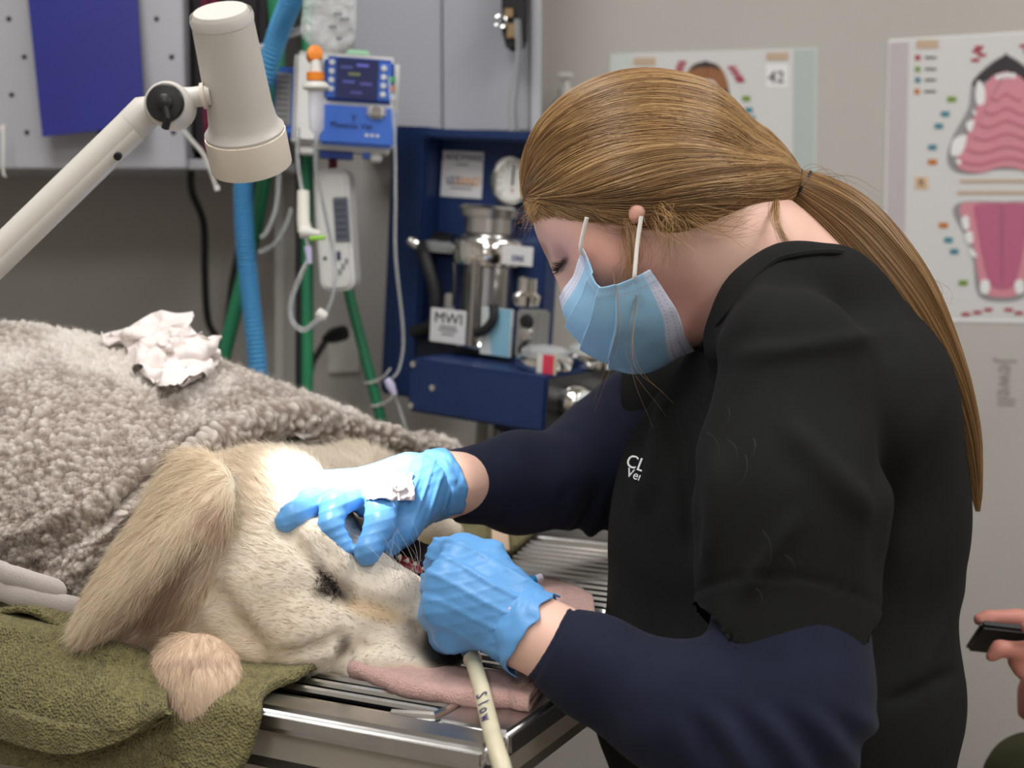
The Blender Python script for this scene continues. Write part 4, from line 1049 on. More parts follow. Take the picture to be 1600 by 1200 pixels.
# ponytail
n = 5200; K = 22; tp = crom(np.array([list(P(*q[:3]))+[q[3]*q[2]/F] for q in TAIL]), K); c = tp[:, :3]; rad = np.maximum(tp[:, 3], .0006)
tg = nz(np.gradient(c, axis=0)); e1_ = nz(np.cross(tg, [0, 1., 0])); e2_ = np.cross(tg, e1_)
a = r.random(n)*2*math.pi; q = np.sqrt(r.random(n))*1.08; q = np.where(r.random(n) < .5, .9+.2*r.random(n), q); end = .55+.45*r.random(n)**.7
tt = np.linspace(0, 1, K)[None]*np.minimum(end, 1)[:, None]
ci = np.stack([np.interp(tt, np.linspace(0, 1, K), c[:, i]) for i in range(3)], -1); ri = np.interp(tt, np.linspace(0, 1, K), rad)
E1 = np.stack([np.interp(tt, np.linspace(0, 1, K), e1_[:, i]) for i in range(3)], -1); E2 = np.stack([np.interp(tt, np.linspace(0, 1, K), e2_[:, i]) for i in range(3)], -1)
aa = a[:, None]+tt*.8*np.sin(a*3)[:, None]; qq = q[:, None]*(1+.18*np.sin(tt*7+a[:, None]*5)*tt)
pts = ci+ri[..., None]*qq[..., None]*(np.cos(aa)[..., None]*E1+np.sin(aa)[..., None]*E2)
cl = np.stack([np.cos(a)*q, np.sin(a)*q, a*0], 1)*.05
hairs('ponytail_strands', pts, .00019*(.6+.8*r.random(n)), hair_col(n, cl+pts[:, 4]*.3, 97), M_hair, hair, tip=.35, kind='stuff')
# loose wisps: over the cheek, at the forehead, flyaways
W = []
def wisp(n_, a_, b_, c_, sp, seed):
    rr_ = np.random.default_rng(seed)
    for _ in range(n_):
        j = lambda s_: rr_.normal(0, s_, 3)
        W.append(crom([P(*a_)+j(sp*.5), P(*b_)+j(sp), P(*c_)+j(sp*1.6)], 10))
wisp(90, (968, 318, 1.102), (990, 385, 1.090), (978, 440, 1.094), .0045, 1)
wisp(26, (900, 312, 1.105), (950, 345, 1.095), (1000, 350, 1.088), .004, 2)
wisp(70, (860, 300, 1.13), (835, 325, 1.14), (822, 350, 1.15), .004, 3)
wisp(60, (1015, 322, 1.100), (1040, 345, 1.084), (1046, 390, 1.092), .007, 4)
wisp(60, (1060, 330, 1.105), (1120, 352, 1.098), (1190, 330, 1.125), .008, 5)
wisp(50, (1215, 290, 1.165), (1212, 345, 1.10), (1238, 395, 1.095), .002, 6)
wisp(26, (1230, 280, 1.17), (1300, 290, 1.17), (1360, 340, 1.17), .010, 7)
wisp(26, (1390, 420, 1.16), (1440, 450, 1.16), (1470, 520, 1.16), .010, 8)
wisp(3, (960, 420, 1.09), (965, 520, 1.06), (925, 640, 1.08), .003, 9)
wisp(4, (1000, 430, 1.09), (990, 560, 1.08), (1040, 640, 1.08), .005, 10)
W = np.array(W); n = len(W)
hairs('hair_wisps', W, .00014*(.7+.6*r.random(n)), hair_col(n, W[:, 0], 99)*1.15, M_hair, hair, tip=.3, kind='stuff')
tcirc = [P(1236, 288, 1.176)+.0125*(math.cos(t)*nz(P(1240, 262, 1.178)-tie)+math.sin(t)*np.array([0, 1, 0])) for t in np.linspace(0, 2*math.pi, 25)]
MB().tube(np.array(tcirc), .0034, 8).build('hair_tie', M_blackrub, hair)
tc2 = np.array(tcirc)+(P(1242, 286, 1.176)-tie); MB().tube(tc2, .0030, 8).build('hair_tie', M_blackrub, hair)

rl = np.random.default_rng(31); LT = []
for x, y, l_ in ((1165, 740, 60), (1150, 700, 40), (1180, 700, 35), (1205, 860, 70), (1140, 650, 30), (1240, 880, 40), (1120, 690, 45), (1190, 930, 30)):
    a_ = rl.uniform(1.1, 2.0); qs = [(x+math.cos(a_+.7*(t-.5))*l_*(t-.5), y+math.sin(a_+.9*(t-.5))*l_*(t-.5)) for t in np.linspace(0, 1, 8)]
    LT.append([P(u_, v_, C.hit(u_, v_)-.004) for u_, v_ in qs])
hairs('lint_hairs', np.array(LT), np.full(len(LT), .00006), np.tile([[.10, .10, .09]], (len(LT), 1)), M_hair, scrub, kind='stuff')

# ---- surgical mask
M_mask = mat('mask_cloth', rough=.8, attr='col', bump=(1500, .1, .0004), sheen=.1)
mid = 1.168
Sd = [(911, 388, 1.112), (922, 420, 1.094), (934, 446, 1.088), (962, 444, 1.083), (990, 434, 1.083), (1015, 421, 1.088)]
Md = [(897, 426, 1.130), (908, 456, 1.112), (925, 490, 1.104), (962, 505, 1.098), (1010, 500, 1.098), (1056, 482, 1.106)]
Fr = [(874, 464, mid), (884, 500, mid), (906, 536, mid), (952, 569, mid), (1010, 580, mid), (1085, 548, mid)]
mir = lambda L: [(x, y, 2*mid-d) for x, y, d in L]
lerp = lambda A, B_, t: [tuple(np.array(a)*(1-t)+np.array(b)*t) for a, b in zip(A, B_)]
bul = lambda L, dx, dy: [(x+dx, y+dy, d) for x, y, d in L]
mf = bul(lerp(Md, Fr, .62), -3, 3); mf = [(x, y, d-.014) for x, y, d in mf]
mfar = [(x, y, 2*mid-d) for x, y, d in mf]
Gm = patch([PL(L) for L in (Sd, Md, mf, Fr, mfar, mir(Md), mir(Sd))], 150, 160)     # rows: near side -> far side, columns: nose edge -> chin edge
Nm = gnorm(Gm); Nm = Nm if (Nm[80, 75]*nz([-1, 0, -.6])).sum() > 0 else -Nm
u = np.linspace(0, 1, 150)[None]*np.ones((160, 1)); v = np.linspace(0, 1, 160)[:, None]*np.ones((1, 150))
saw = 0
for u0, a_ in ((.24, .0040), (.42, .0045), (.60, .0040)):
    saw = saw+a_*np.where(u < u0, 0, np.exp(-(u-u0)/.10))*sstep(0, .02, u-u0+.01)
win = sstep(.0, .06, v)*sstep(1., .94, v)
Gm = Gm+Nm*(saw*(.4+.6*win)+.0012*fbm(Gm*40, 2, 33))[..., None]
cm = np.tile(np.array(srgb(150, 196, 226)), (160, 150, 1)); cw = np.array(srgb(216, 218, 236))
wb = np.maximum(1-sstep(.10, .12, u), sstep(.90, .915, u))[..., None]; cm = cm*(1-wb)+cw*wb
sb = np.maximum(1-sstep(.055, .065, v), sstep(.935, .945, v))[..., None]; cm = cm*(1-.4*sb)+np.array(srgb(140, 176, 200))*.4*sb
dots = ((np.abs(u-.085) < .006) | (np.abs(u-.045) < .006) | (np.abs(u-.925) < .005) | (np.abs(u-.965) < .005)) & (np.sin(v*330) > 0)
dots |= ((np.abs(v-.018) < .004) | (np.abs(v-.042) < .004)) & (np.sin(u*260) > .2)
cm[dots] = np.array(srgb(150, 160, 190))
me = gridmesh('face_mask', Gm); vcol(me, cm.reshape(-1, 3)); mask = put('face_mask', me, M_mask, wbody, label='pleated light blue surgical face mask'); md = mask.modifiers.new('t', 'SOLIDIFY'); md.thickness = .0012
M_strap = mat('elastic', srgb(226, 220, 212), .8, bump=(2500, .2, .0004))
for pth in ([(911, 398, 1.108), (907, 388, 1.102), (911, 365, 1.098), (917, 340, 1.094)], [(991, 436, 1.080), (992, 425, 1.078), (996, 380, 1.080), (1002, 338, 1.080)]):
    cable('ear_loop', pth, .0017, M_strap, mask, 24, 8)

# ---- trousers and clogs (below the frame)
M_trous = mat('dark_trousers', (.015, .016, .02), .85)
Q_ = Sdf(.010); h0 = P(1230, 1330, 1.2)
Q_.ell(h0+[0, 0, -.02], (.15, .17, .13), .05)
feet = []
for sy, kx in ((-1, .22), (1, .30)):
    hip = h0+np.array([-.02, sy*.09, -.05]); kn = h0+np.array([kx-.30, sy*.30, -.10]); kn[2] = .55; an = kn+np.array([.06, 0, -.45])
    Q_.cap(hip, kn, .085, .065, .04).cap(kn, an, .062, .045, .04); feet.append(an)
V_, F_ = Q_.mesh(2); put('trousers', mesh_np('trousers', V_, F_), M_trous, wbody)
for an in feet:
    Z = Sdf(.007); Z.cap(an+[.02, 0, -.055], an+[-.13, 0, -.062], .042, .036, .03); V_, F_ = Z.mesh(1); V_[:, 2] = np.maximum(V_[:, 2], .001)
    put('shoe', mesh_np('shoe', V_, F_), M_blackrub, wbody)
st = thingW('stool', 'round black stool under the seated woman', 'stool', [h0[0]+.05, h0[1], 0])
zt = h0[2]-.16
MB().lathe([(.02, -.05), (.17, -.05), (.18, -.03), (.18, 0), (.16, .01)], (h0[0]+.05, h0[1], zt)).build('seat', M_blackrub, st)
MB().lathe([(.03, .06), (.03, zt-.05)], (h0[0]+.05, h0[1], 0)).build('column', M_chrome, st)
for i in range(5):
    a = i*2*math.pi/5; c_ = np.array([h0[0]+.05, h0[1], 0]); e_ = c_+np.array([.24*math.cos(a), .24*math.sin(a), 0])
    MB().tube([c_+[0, 0, .08], e_+[0, 0, .06]], [.02, .014], 8).build('foot', M_chrome, st)
    MB().lathe([(.006, -.011), (.026, -.011), (.026, .011), (.006, .011)], e_+[0, 0, .028], (math.sin(a), -math.cos(a), 0), 16).build('caster', M_blackrub, st)
# ================================================================ exam lamp
M_lamp = mat('lamp_enamel', srgb(206, 201, 194), .38, noise=(20, .02)); M_cream = mat('lamp_ring', srgb(218, 208, 194), .5, noise=(25, .03))
lp0, lp1 = P(344, 16, .965), P(393, 258, 1.030); la = nz(lp1-lp0); LL = np.linalg.norm(lp1-lp0)
lamp = thingW('exam_lamp', 'grey white swivel exam lamp shining down on the dog\'s head', 'lamp', lp1)
k_ = .965/F
MB().lathe([(.026*.5, 0), (.0185, .0), (.0205, .004), (.0215, .012), (.0232, LL*.60), (.0245, LL*.70), (.0262, LL*.735), (.0288, LL*.76), (.0288, LL*.785)], lp0, la, 48).build('housing', M_lamp, lamp)
MB().lathe([(.0290, LL*.782), (.0294, LL*.79), (.0296, LL), (.0270, LL), (.0262, LL*.82)], lp0, la, 48, cap=False).build('shade_ring', M_cream, lamp)
M_bulb = mat('lamp_lens', (1, 1, 1), .3, emit=(1, .98, .95, 30))
MB().lathe([(.001, LL*.93), (.018, LL*.93), (.018, LL*.90)], lp0, la, 24).build('lens', M_bulb, lamp)
MB().lathe([(.0215, .002), (.0222, .0055), (.0217, .009)], lp0, la, 48, cap=False).build('top_band', mat('lamp_band', srgb(222, 220, 216), .3), lamp)
kc = P(265, 165, .975); view = np.array([0, -1, .05])
MB().lathe([(.012, -.016), (.0158, -.014), (.0158, .008), (.0140, .011), (.0125, .011)], kc, view, 40).build('knuckle', M_lamp, lamp)
cp = MB().lathe([(.0128, .010), (.0130, .013), (.0118, .0145), (.006, .015), (.0058, .0165), (.003, .018)], kc, view, 32).build('joint_cap', M_black, lamp)
MB().tube([kc+view*.0145+P(265, 165, .975)*0, P(262, 185, .958), P(258, 200, .962)], .0028, 8).build('joint_lever', M_black, lamp)
MB().tube([P(285, 155, .985), P(302, 152, .985), P(330, 148, .985)], [.0085, .0072, .0072], 20).build('head_stub', M_lamp, lamp)
MB().tube([P(316, 150, .985), P(322, 149, .985)], [.0092, .0092], 20).build('stub_collar', M_cream, lamp)
MB().tube([P(252, 166, .982), P(228, 175, .982), P(208, 196, .982)], [.0085, .0120, .0122], 24).build('arm_fork', M_lamp, lamp)
arm = crom([P(212, 192, .982), P(0, 398, .985), P(-260, 650, .99)], 30)
MB().tube(arm, .0120, 28).build('arm', mat('arm_enamel', srgb(212, 207, 198), .42), lamp)
MB().tube(arm+np.array([.0015, -.0035, -.0060]), .0078, 16).build('cable_channel', M_lamp, lamp)
b_ = P(185, 243, .968); MB().lathe([(.0028, 0), (.0028, .003), (.001, .0035)], b_, (0, -1, -.4), 12).build('screw', M_black, lamp)
pe = P(-260, 650, .99); MB().tube([pe+[0, 0, .03], pe*[1, 1, 0]+[0, 0, .03]], .014, 20).build('stand_pole', M_lamp, lamp)
MB().lathe([(.02, 0), (.13, 0), (.13, .02), (.03, .035)], pe*[1, 1, 0], (0, 0, 1), 40).build('stand_base', M_lamp, lamp)
sl = bpy.data.lights.new('lamp_beam', 'SPOT'); sl.energy = 27.0; sl.spot_size = math.radians(36); sl.spot_blend = 1.0; sl.shadow_soft_size = .014; sl.color = (1, .97, .94)
so = bpy.data.objects.new('lamp_beam', sl); COL.objects.link(so); so.location = lp1+la*.002
aim = Vector(P(560, 750, 1.16)-lp1); so.rotation_euler = aim.to_track_quat('-Z', 'Y').to_euler()

# ================================================================ handpiece and small things
hp = thingW('handpiece', 'cream dental handpiece hose marked Slow in the woman\'s left hand', 'dental tool', P(785, 1200, .885))
M_hose = mat('aged_cream_hose', srgb(206, 198, 170), .4, noise=(40, .1))
hpath = crom(PL([(728, 1006, 1.052), (738, 1030, 1.030), (752, 1075, .985), (765, 1130, .935), (775, 1168, .902), (786, 1205, .885), (806, 1300, .865), (830, 1420, .86)]), 70)
MB().tube(hpath[9:], np.linspace(.0058, .0062, 61), 20).build('hose', M_hose, hp)
MB().tube(hpath[:8], [.0052, .0056, .0058, .0058, .0060, .0064, .0066, .0064], 20).build('nose_sleeve', mat('steel_sleeve', (.55, .52, .45), .3, .8), hp)
MB().tube(hpath[7:11], .0070, 24).build('ring', M_chrome, hp)
M_pen = mat('marker_ink', srgb(58, 52, 96), .5)
for ch, q in zip('Slow', (.345, .375, .402, .436)):
    f_ = q*69; i_ = int(f_); p_ = hpath[i_]*(1-f_+i_)+hpath[i_+1]*(f_-i_); tg_ = nz(hpath[i_+2]-hpath[i_-2])
    nrm = nz(nz([0, -1, .12])-tg_*np.dot(nz([0, -1, .12]), tg_)); up_ = np.cross(nrm, tg_)
    o = text('lettering', ch, .0120, M_pen, None, ext=.0002)
    o.matrix_basis = Matrix.Translation(p_+nrm*.00625) @ Matrix(((tg_[0], up_[0], nrm[0]), (tg_[1], up_[1], nrm[1]), (tg_[2], up_[2], nrm[2]))).to_4x4(); setpar(o, hp)
td = thingW('tongue_depressor', 'short flat tan wooden stick lying on the far green towel', 'stick', T(782, 850, .011))
a_, b2 = T(783, 862, .016), T(779, 800, .016); dv = nz(b2-a_); sd_ = np.cross(dv, [0, 0, 1])*.0088
MB().add([a_+sd_, a_-sd_, b2-sd_, b2+sd_]+[q+np.array([0, 0, .0022]) for q in (a_+sd_, a_-sd_, b2-sd_, b2+sd_)], [(0, 1, 2, 3), (4, 5, 6, 7), (0, 1, 5, 4), (1, 2, 6, 5), (2, 3, 7, 6), (3, 0, 4, 7)]).build('stick_body', mat('pale_wood', srgb(208, 182, 158), .7, noise=(40, .05), scale3=(1, .1, 1)), td, bevel=.0008)
nd = thingW('needle_hub', 'small blue needle hub with clear cap beside the near glove', 'needle cap', P(838, 906, 1.17))
MB().tube([P(812, 914, 1.16), P(836, 906, 1.17)], [.0045, .0042], 14).build('hub', mat('blue_hub', srgb(40, 110, 160), .3), nd)
MB().tube([P(836, 906, 1.17), P(840, 905, 1.171), P(846, 902, 1.173)], [.0046, .0040, .0036], 14).build('cap', mat('hazy_cap', srgb(206, 200, 214), .2, trans=.3), nd)
# crumpled gauze pad on the back of the far glove
gz = patch([[P(x, y, G3.hit(x, y)-.003) for x in (572, 590, 612, 634, 646)] for y in (738, 752, 766, 782)], 60, 50)
gz = gz+gnorm(gz)*(.006*(np.abs(fbm(gz*70, 3, 19))-.35))[..., None]; edge = fbm(gz*60, 2, 4)
tag(put('gauze_pad', gridmesh('gauze_pad', gz), mat('gauze', srgb(226, 214, 214), .45, noise=(200, .1))), 'crumpled white gauze stuck to the back of the far blue glove', 'gauze').modifiers.new('t', 'SOLIDIFY').thickness = .001

# ================================================================ left cabinet
M_cab = mat('cabinet_enamel', srgb(176, 176, 182), .4, noise=(10, .02)); M_hole = mat('dark_hole', (.01, .01, .01), .9)
CD = 1.92
cab = thingW('pegboard_cabinet', 'grey white wall cabinet with perforated front at the upper left', 'cabinet', P(0, 262, CD))
def pxbox(px0, px1, py0, py1, d, depth):
    """box whose front face covers a pixel rectangle at distance d (built upright in the room)"""
    a = P(px0, (py0+py1)/2, d); b = P(px1, (py0+py1)/2, d); t_ = P((px0+px1)/2, py0, d)[2]; bo = P((px0+px1)/2, py1, d)[2]; y = (P(px0, py1, d)[1]+P(px0, py0, d)[1])/2
    return a[0], b[0], y, y+depth, bo, t_
x0, x1, y0, y1, z0, z1 = pxbox(-420, 283, -420, 262, CD, .26); yb = y1
MB().box(x0, x1, y0, y0+.012, z0, z1).build('perforated_front', M_cab, cab, bevel=.002)
xr = P(432, 200, CD)[0]
MB().box(x0, xr, y0+.012, yb, z0, z0+.014).build('shelf_board', M_cab, cab, bevel=.001); MB().box(x0, xr, y0+.012, yb, z1-.014, z1).build('top_board', M_cab, cab, smooth=False)
MB().box(x0, x0+.012, y0+.012, yb, z0+.014, z1-.014).build('side_board', M_cab, cab, smooth=False); MB().box(xr-.010, xr, y0+.05, yb, z0+.014, z1-.014).build('side_board', M_black, cab, smooth=False)
MB().box(x1, xr, yb-.02, yb-.01, z0+.014, z1-.014).build('back_board', mat('cab_inside', (.03, .028, .03), .7), cab, smooth=False)
MB().box(x1-.012, x1, y0+.012, yb-.02, z0+.014, z1-.014).build('side_board', M_cab, cab, smooth=False)
mb = MB(); k_ = CD/F
for j in range(14):
    for i in range(-10, 10):
        Zz = P(0, 28+59*j-236, CD)[2]; X = P(10+58*i+(22 if j % 2 else 0), 0, CD)[0]
        if x0 < X < x1-.01 and Zz > z0+.01: mb.lathe([(.0005, 0), (.0036, 0), (.0036, .001)], (X, y0-.0006, Zz), (0, 1, 0), 10)
mb.build('peg_holes', M_hole, cab, kind='stuff')
# things standing in the open compartment
M_mag = mat('magenta_fabric', srgb(110, 24, 60), .8, noise=(30, .4)); M_dk = mat('dark_fabric', (.015, .013, .016), .8)
for nm, m_, xa, xb, ha, lab in (('storage_pouch', M_dk, 287, 318, 330, 'black pouch standing in the open cabinet bay'), ('storage_pouch', M_mag, 312, 345, 300, 'magenta patterned pouch beside the black pouch in the cabinet'), ('storage_pouch', M_dk, 345, 420, 350, 'wide black bag at the right of the cabinet bay behind the lamp')):
    a = P(xa, 236, CD+.06); b = P(xb, 236, CD+.06); zz = z0+.0145
    o = MB().box(a[0]+.002, b[0]-.002, a[1], a[1]+.07, zz, zz+ha*k_).build(nm, m_, None, bevel=.012, seg=4); tag(o, lab, 'pouch', 'pouches in the cabinet bay')
# navy plastic folder hung on the perforated front
fv = [P(x, y, CD-.015) for x, y in ((30, -150), (207, -150), (228, 196), (68, 214))]; n_ = np.array([0, -.005, 0])
tag(MB().add(fv+[v+n_ for v in fv], [(0, 1, 2, 3), (4, 5, 6, 7), (0, 1, 5, 4), (1, 2, 6, 5), (2, 3, 7, 6), (3, 0, 4, 7)]).build('folder', mat('navy_folder', srgb(30, 34, 122), .5, noise=(12, .06)), None, False), 'dark blue plastic folder hanging on the perforated cabinet front', 'folder')
hk = thingW('peg_hook', 'thin white hook hanging at the cabinet\'s left edge', 'hook', P(5, 275, CD-.02))
cable('wire', [(5, 195, CD-.008), (5, 230, CD-.02), (5, 268, CD-.02), (9, 276, CD-.025)], .0016, M_white, hk, 20, 8); MB().lathe([(.001, 0), (.004, 0), (.004, .004), (.001, .004)], P(5, 200, CD-.008), (0, -1, 0), 12).build('eye', M_white, hk)
ct = thingW('cable_tie', 'loose white strap end hanging from the open cabinet bay', 'strap', P(338, 292, 1.70))
cable('strap', [(288, 205, CD+.02), (300, 220, CD-.01), (320, 245, CD-.02), (338, 293, CD-.02)], .0026, M_white, ct, 24, 8); MB().lathe([(.001, 0), (.0036, 0), (.0036, .006), (.001, .006)], P(338, 290, 1.70), (.2, 0, -1), 12).build('tip', M_white, ct)
tag(cable('power_cable', [(298, 262, 2.0), (300, 300, 2.05), (318, 350, 2.1), (320, 430, 2.15), (325, 500, 2.18), (345, 560, 2.2), (350, 760, 2.2), (352, 1000, 2.2)], .0055, M_blackrub), 'black power cable hanging below the left cabinet', 'cable')
tag(cable('dark_cable', [(408, 200, 2.05), (400, 300, 2.08), (372, 400, 2.1), (360, 470, 2.12), (352, 560, 2.12), (345, 760, 2.12)], .006, M_blackrub), 'dark cable running beside the blue corrugated hose', 'cable')
# ================================================================ hoses and stand
M_bluehose = mat('blue_hose', srgb(86, 158, 206), .4, spec=.4); M_green = mat('green_tube', srgb(40, 122, 84), .4)
bh = crom(PL([(478, -60, 1.72), (455, 0, 1.73), (432, 60, 1.76), (395, 180, 1.80), (381, 270, 1.82), (382, 360, 1.83), (390, 450, 1.84), (402, 565, 1.85), (412, 700, 1.86)]), 1300)
tag(MB().tube(bh, .0122+.0018*np.sin(np.arange(1300)*.66), 20).build('corrugated_hose', M_bluehose), 'light blue corrugated breathing hose hanging behind the lamp', 'hose')
tag(cable('green_tube', [(424, -40, 1.84), (432, 40, 1.85), (432, 140, 1.86), (416, 260, 1.87), (396, 370, 1.89), (350, 556, 1.92), (320, 700, 1.93)], .0098, M_green, None, 60, 14), 'green tube curving down behind the blue corrugated hose', 'tube')
stn = thingW('drip_stand', 'drip stand with green pole holding the infusion pump', 'stand', P(478, 900, 1.86)*[1, 1, 0])
MB().tube([P(481, -200, 1.86), P(480, 640, 1.86), P(480, 640, 1.86)*[1, 1, 0]+[0, 0, .05]], .0078, 18).build('pole', M_green, stn)
MB().tube([P(468, 200, 1.875), P(468, 640, 1.875)], .0055, 14).build('inner_pole', M_black, stn)
for i in range(5):
    a = i*2*math.pi/5+.3; c_ = P(480, 640, 1.86)*[1, 1, 0]; MB().tube([c_+[0, 0, .055], c_+[.26*math.cos(a), .26*math.sin(a), .035]], [.014, .01], 10).build('foot', M_green, stn)
gt = thingW('green_tube', 'straight green tube with two white ties, leaning right of the drip stand', 'tube', P(600, 675, 1.9))
MB().tube(PL([(538, 420, 1.90), (548, 470, 1.90), (600, 672, 1.90), (640, 830, 1.90)]), .0072, 16).build('tube_body', M_green, gt)
for y_ in (597, 633):
    x_ = 548+(y_-470)*52/202; c_ = P(x_, y_, 1.9); MB().tube([c_+.0085*np.array([math.cos(t), math.sin(t), .1*math.cos(t)]) for t in np.linspace(0, 2*math.pi, 20)], .0016, 6).build('tie', M_white, gt)
    cable('tie_tail', [(x_, y_, 1.892), (x_+18, y_-8, 1.885), (x_+30, y_-22, 1.885)], .0012, M_white, gt, 16, 6)
# ================================================================ infusion pump
M_pblue = mat('pump_blue', srgb(62, 108, 200), .4); M_pw = mat('pump_white', srgb(214, 214, 212), .4); M_scr = mat('lcd', (.012, .014, .03), .15, emit=(.05, .06, .22, .25))
KP = 1.75/F; pc = P(537, 235, 1.75)
pump = thing('infusion_pump', 'blue and white infusion pump with dark screen on the drip stand', 'pump', tuple(pc), (0, math.radians(3.2), math.radians(7)))
L_ = lambda x, y: ((x-537)*KP*1.03, (235-y)*KP)
def pbx(name, a, b, c, d, f0, f1, m, bev=.002, par=None, **kw):
    (xa, za), (xb, zb) = L_(a, c), L_(b, d); return MB().box(xa, xb, f0, f1, zb, za).build(name, m, par or pump, bevel=bev, **kw)
pbx('housing', 458, 616, 86, 235, 0, .085, M_pw, .008)
pbx('side_door', 459, 500, 88, 228, -.010, .0, M_pw, .006)
pbx('control_panel', 503, 608, 92, 160, -.006, .002, M_pblue, .005)
pbx('flap', 499, 613, 166, 228, -.008, .002, M_pblue, .004)
scr = pbx('screen', 521, 584, 95, 156, -.008, .0, M_scr, .001)
for x_, y_, c_ in ((536, 108, (.05, .06, .2)), (560, 104, (.1, .1, .4)), (548, 118, (.12, .14, .05)), (540, 130, (.06, .07, .25)), (566, 132, (.06, .06, .22)), (552, 146, (.05, .05, .18))):
    pbx('readout', x_-9, x_+9, y_-2, y_+2, -.0085, -.0075, mat('readout_%d' % x_, c_, .3, emit=(*c_, .6)), 0, scr)
def btn(x, y, m, r_=4.5):
    X, Z = L_(x, y); MB().lathe([(.0005, .003), (r_*KP*.9, .003), (r_*KP, .0015), (r_*KP, -.002)], (X, -.006, Z), (0, -1, 0), 16).build('button', m, pump)
for i in range(4): btn(514, 102+13.5*i, M_pw); btn(592, 106+13.3*i, M_pw)
btn(606, 122, mat('btn_green', srgb(40, 165, 90), .4)); btn(606, 136, mat('btn_orange', srgb(200, 110, 40), .4)); btn(607, 149, M_pw)
pbx('latch', 569, 598, 162, 184, -.014, -.006, M_pw, .004); X, Z = L_(583, 173)
MB().lathe([(.0005, .001), (.0065, .001), (.0065, -.001)], (X, -.014, Z), (0, -1, 0), 20).build('latch_oval', mat('latch_grey', srgb(140, 132, 128), .5), pump)
Md_ = mat('pump_print', srgb(24, 36, 80), .5)
X, Z = L_(547, 197); text('lettering', 'Phoenix Vet', .0105, Md_, pump, (X, -.0085, Z), (math.pi/2, 0, 0)); X, Z = L_(550, 186); text('logo', 'Y', .013, Md_, pump, (X, -.0085, Z), (math.pi/2, 0, 0))
for i in range(3): pbx('dot', 568+8*i, 573+8*i, 208, 212, -.0088, -.008, M_pw, 0)
pbx('top_label', 535, 570, 78, 87, .01, .05, mat('mint_label', srgb(176, 226, 190), .5), .002)
pbx('bracket', 500, 552, 236, 247, .01, .05, mat('pump_navy', srgb(34, 62, 140), .5), .001); pbx('foot', 566, 578, 235, 244, .01, .05, M_pblue, .001); pbx('foot', 578, 596, 235, 248, .01, .05, M_pw, .002); pbx('foot', 470, 492, 232, 244, .0, .04, M_pw, .002)
pbx('rear_case', 424, 470, 102, 215, .075, .13, M_pblue, .006); pbx('rear_label', 428, 452, 112, 196, .072, .076, mat('grey_label', srgb(150, 150, 150), .5), .001)
for i in range(9): pbx('label_line', 430, 448, 117+9*i, 120+9*i, .0712, .0722, mat('label_line', srgb(100, 100, 104), .5), 0, pump)
MB().tube([np.array([-.115, .09, .128]), np.array([-.10, .07, .128]), np.array([-.09, .06, .14]), np.array([-.05, .03, .15])], .005, 10).build('carry_hook', M_white, pump)
# fluid bag, drip chamber and lines
M_bag = mat('bag_film', srgb(225, 228, 230), .12, alpha=.3, noise=(25, .15), bump=(40, 1.0, .02)); M_or = mat('orange_port', srgb(226, 130, 30), .45)
bag = thingW('fluid_bag', 'clear plastic fluid bag with orange ports hanging above the pump', 'drip bag', P(505, 88, 1.64))
def pillow(pix, d, th, n=26):
    t_ = np.linspace(0, 1, n); L0, R0 = np.array(pix[0], float), np.array(pix[1], float)
    l = crom(L0, n); r_ = crom(R0, n); V = []
    for s_ in (-1, 1):
        for i in range(n):
            for j in range(n):
                q = l[i]*(1-t_[j])+r_[i]*t_[j]; b_ = math.sin(math.pi*t_[j])**.6*math.sin(math.pi*min(max(i/(n-1), .0), 1))**.5
                V.append(P(q[0], q[1], d+s_*th*b_))
    Fc = [(o_+i*n+j, o_+i*n+j+1, o_+(i+1)*n+j+1, o_+(i+1)*n+j) for o_ in (0, n*n) for i in range(n-1) for j in range(n-1)]
    return MB().add(V, Fc)
pillow(([(480, -120), (474, 0), (470, 50), (482, 70), (500, 88)], [(560, -120), (557, 0), (556, 50), (548, 70), (520, 88)]), 1.66, .012).build('bag', M_bag, bag)
for x_, y_, w_ in ((528, 22, 14), (538, 30, 16), (520, 42, 12), (530, 60, 10)): 
    a = P(x_-w_/2, y_, 1.645); MB().box(a[0], a[0]+w_*.00074, a[1], a[1]+.0004, a[2]-.002, a[2]+.002).build('print', mat('bag_print', srgb(120, 122, 128), .6), bag, False)
MB().lathe([(.002, -.012), (.009, -.012), (.0095, .0), (.009, .004), (.004, .006)], P(492, 84, 1.63), (.25, -.95, .2), 20).build('port', M_or, bag)
MB().lathe([(.0035, -.006), (.0105, -.005), (.0105, .0), (.0105, .004), (.0035, .005)], P(493, 119, 1.63), (0, 0, 1), 24).build('port_ring', M_or, bag)
ds = thingW('drip_chamber', 'clear drip chamber with white flange in front of the pump', 'drip chamber', P(494, 205, 1.62))
MB().lathe([(.005, .0), (.007, -.012), (.009, -.03), (.007, -.032)], P(493, 92, 1.63), (0, 0, 1), 20).build('spike', M_white, ds)
MB().lathe([(.002, .008), (.012, .006), (.016, .001), (.016, -.001), (.010, -.004), (.003, -.004)], P(494, 137, 1.63), (0, 0, 1), 28).build('flange', M_white, ds)
MB().lathe([(.0095, 0), (.0095, -.030), (.0085, -.045), (.003, -.052)], P(494, 140, 1.63), (0, 0, 1), 24).build('chamber', mat('chamber_clear', srgb(222, 224, 235), .1, alpha=.5), ds)
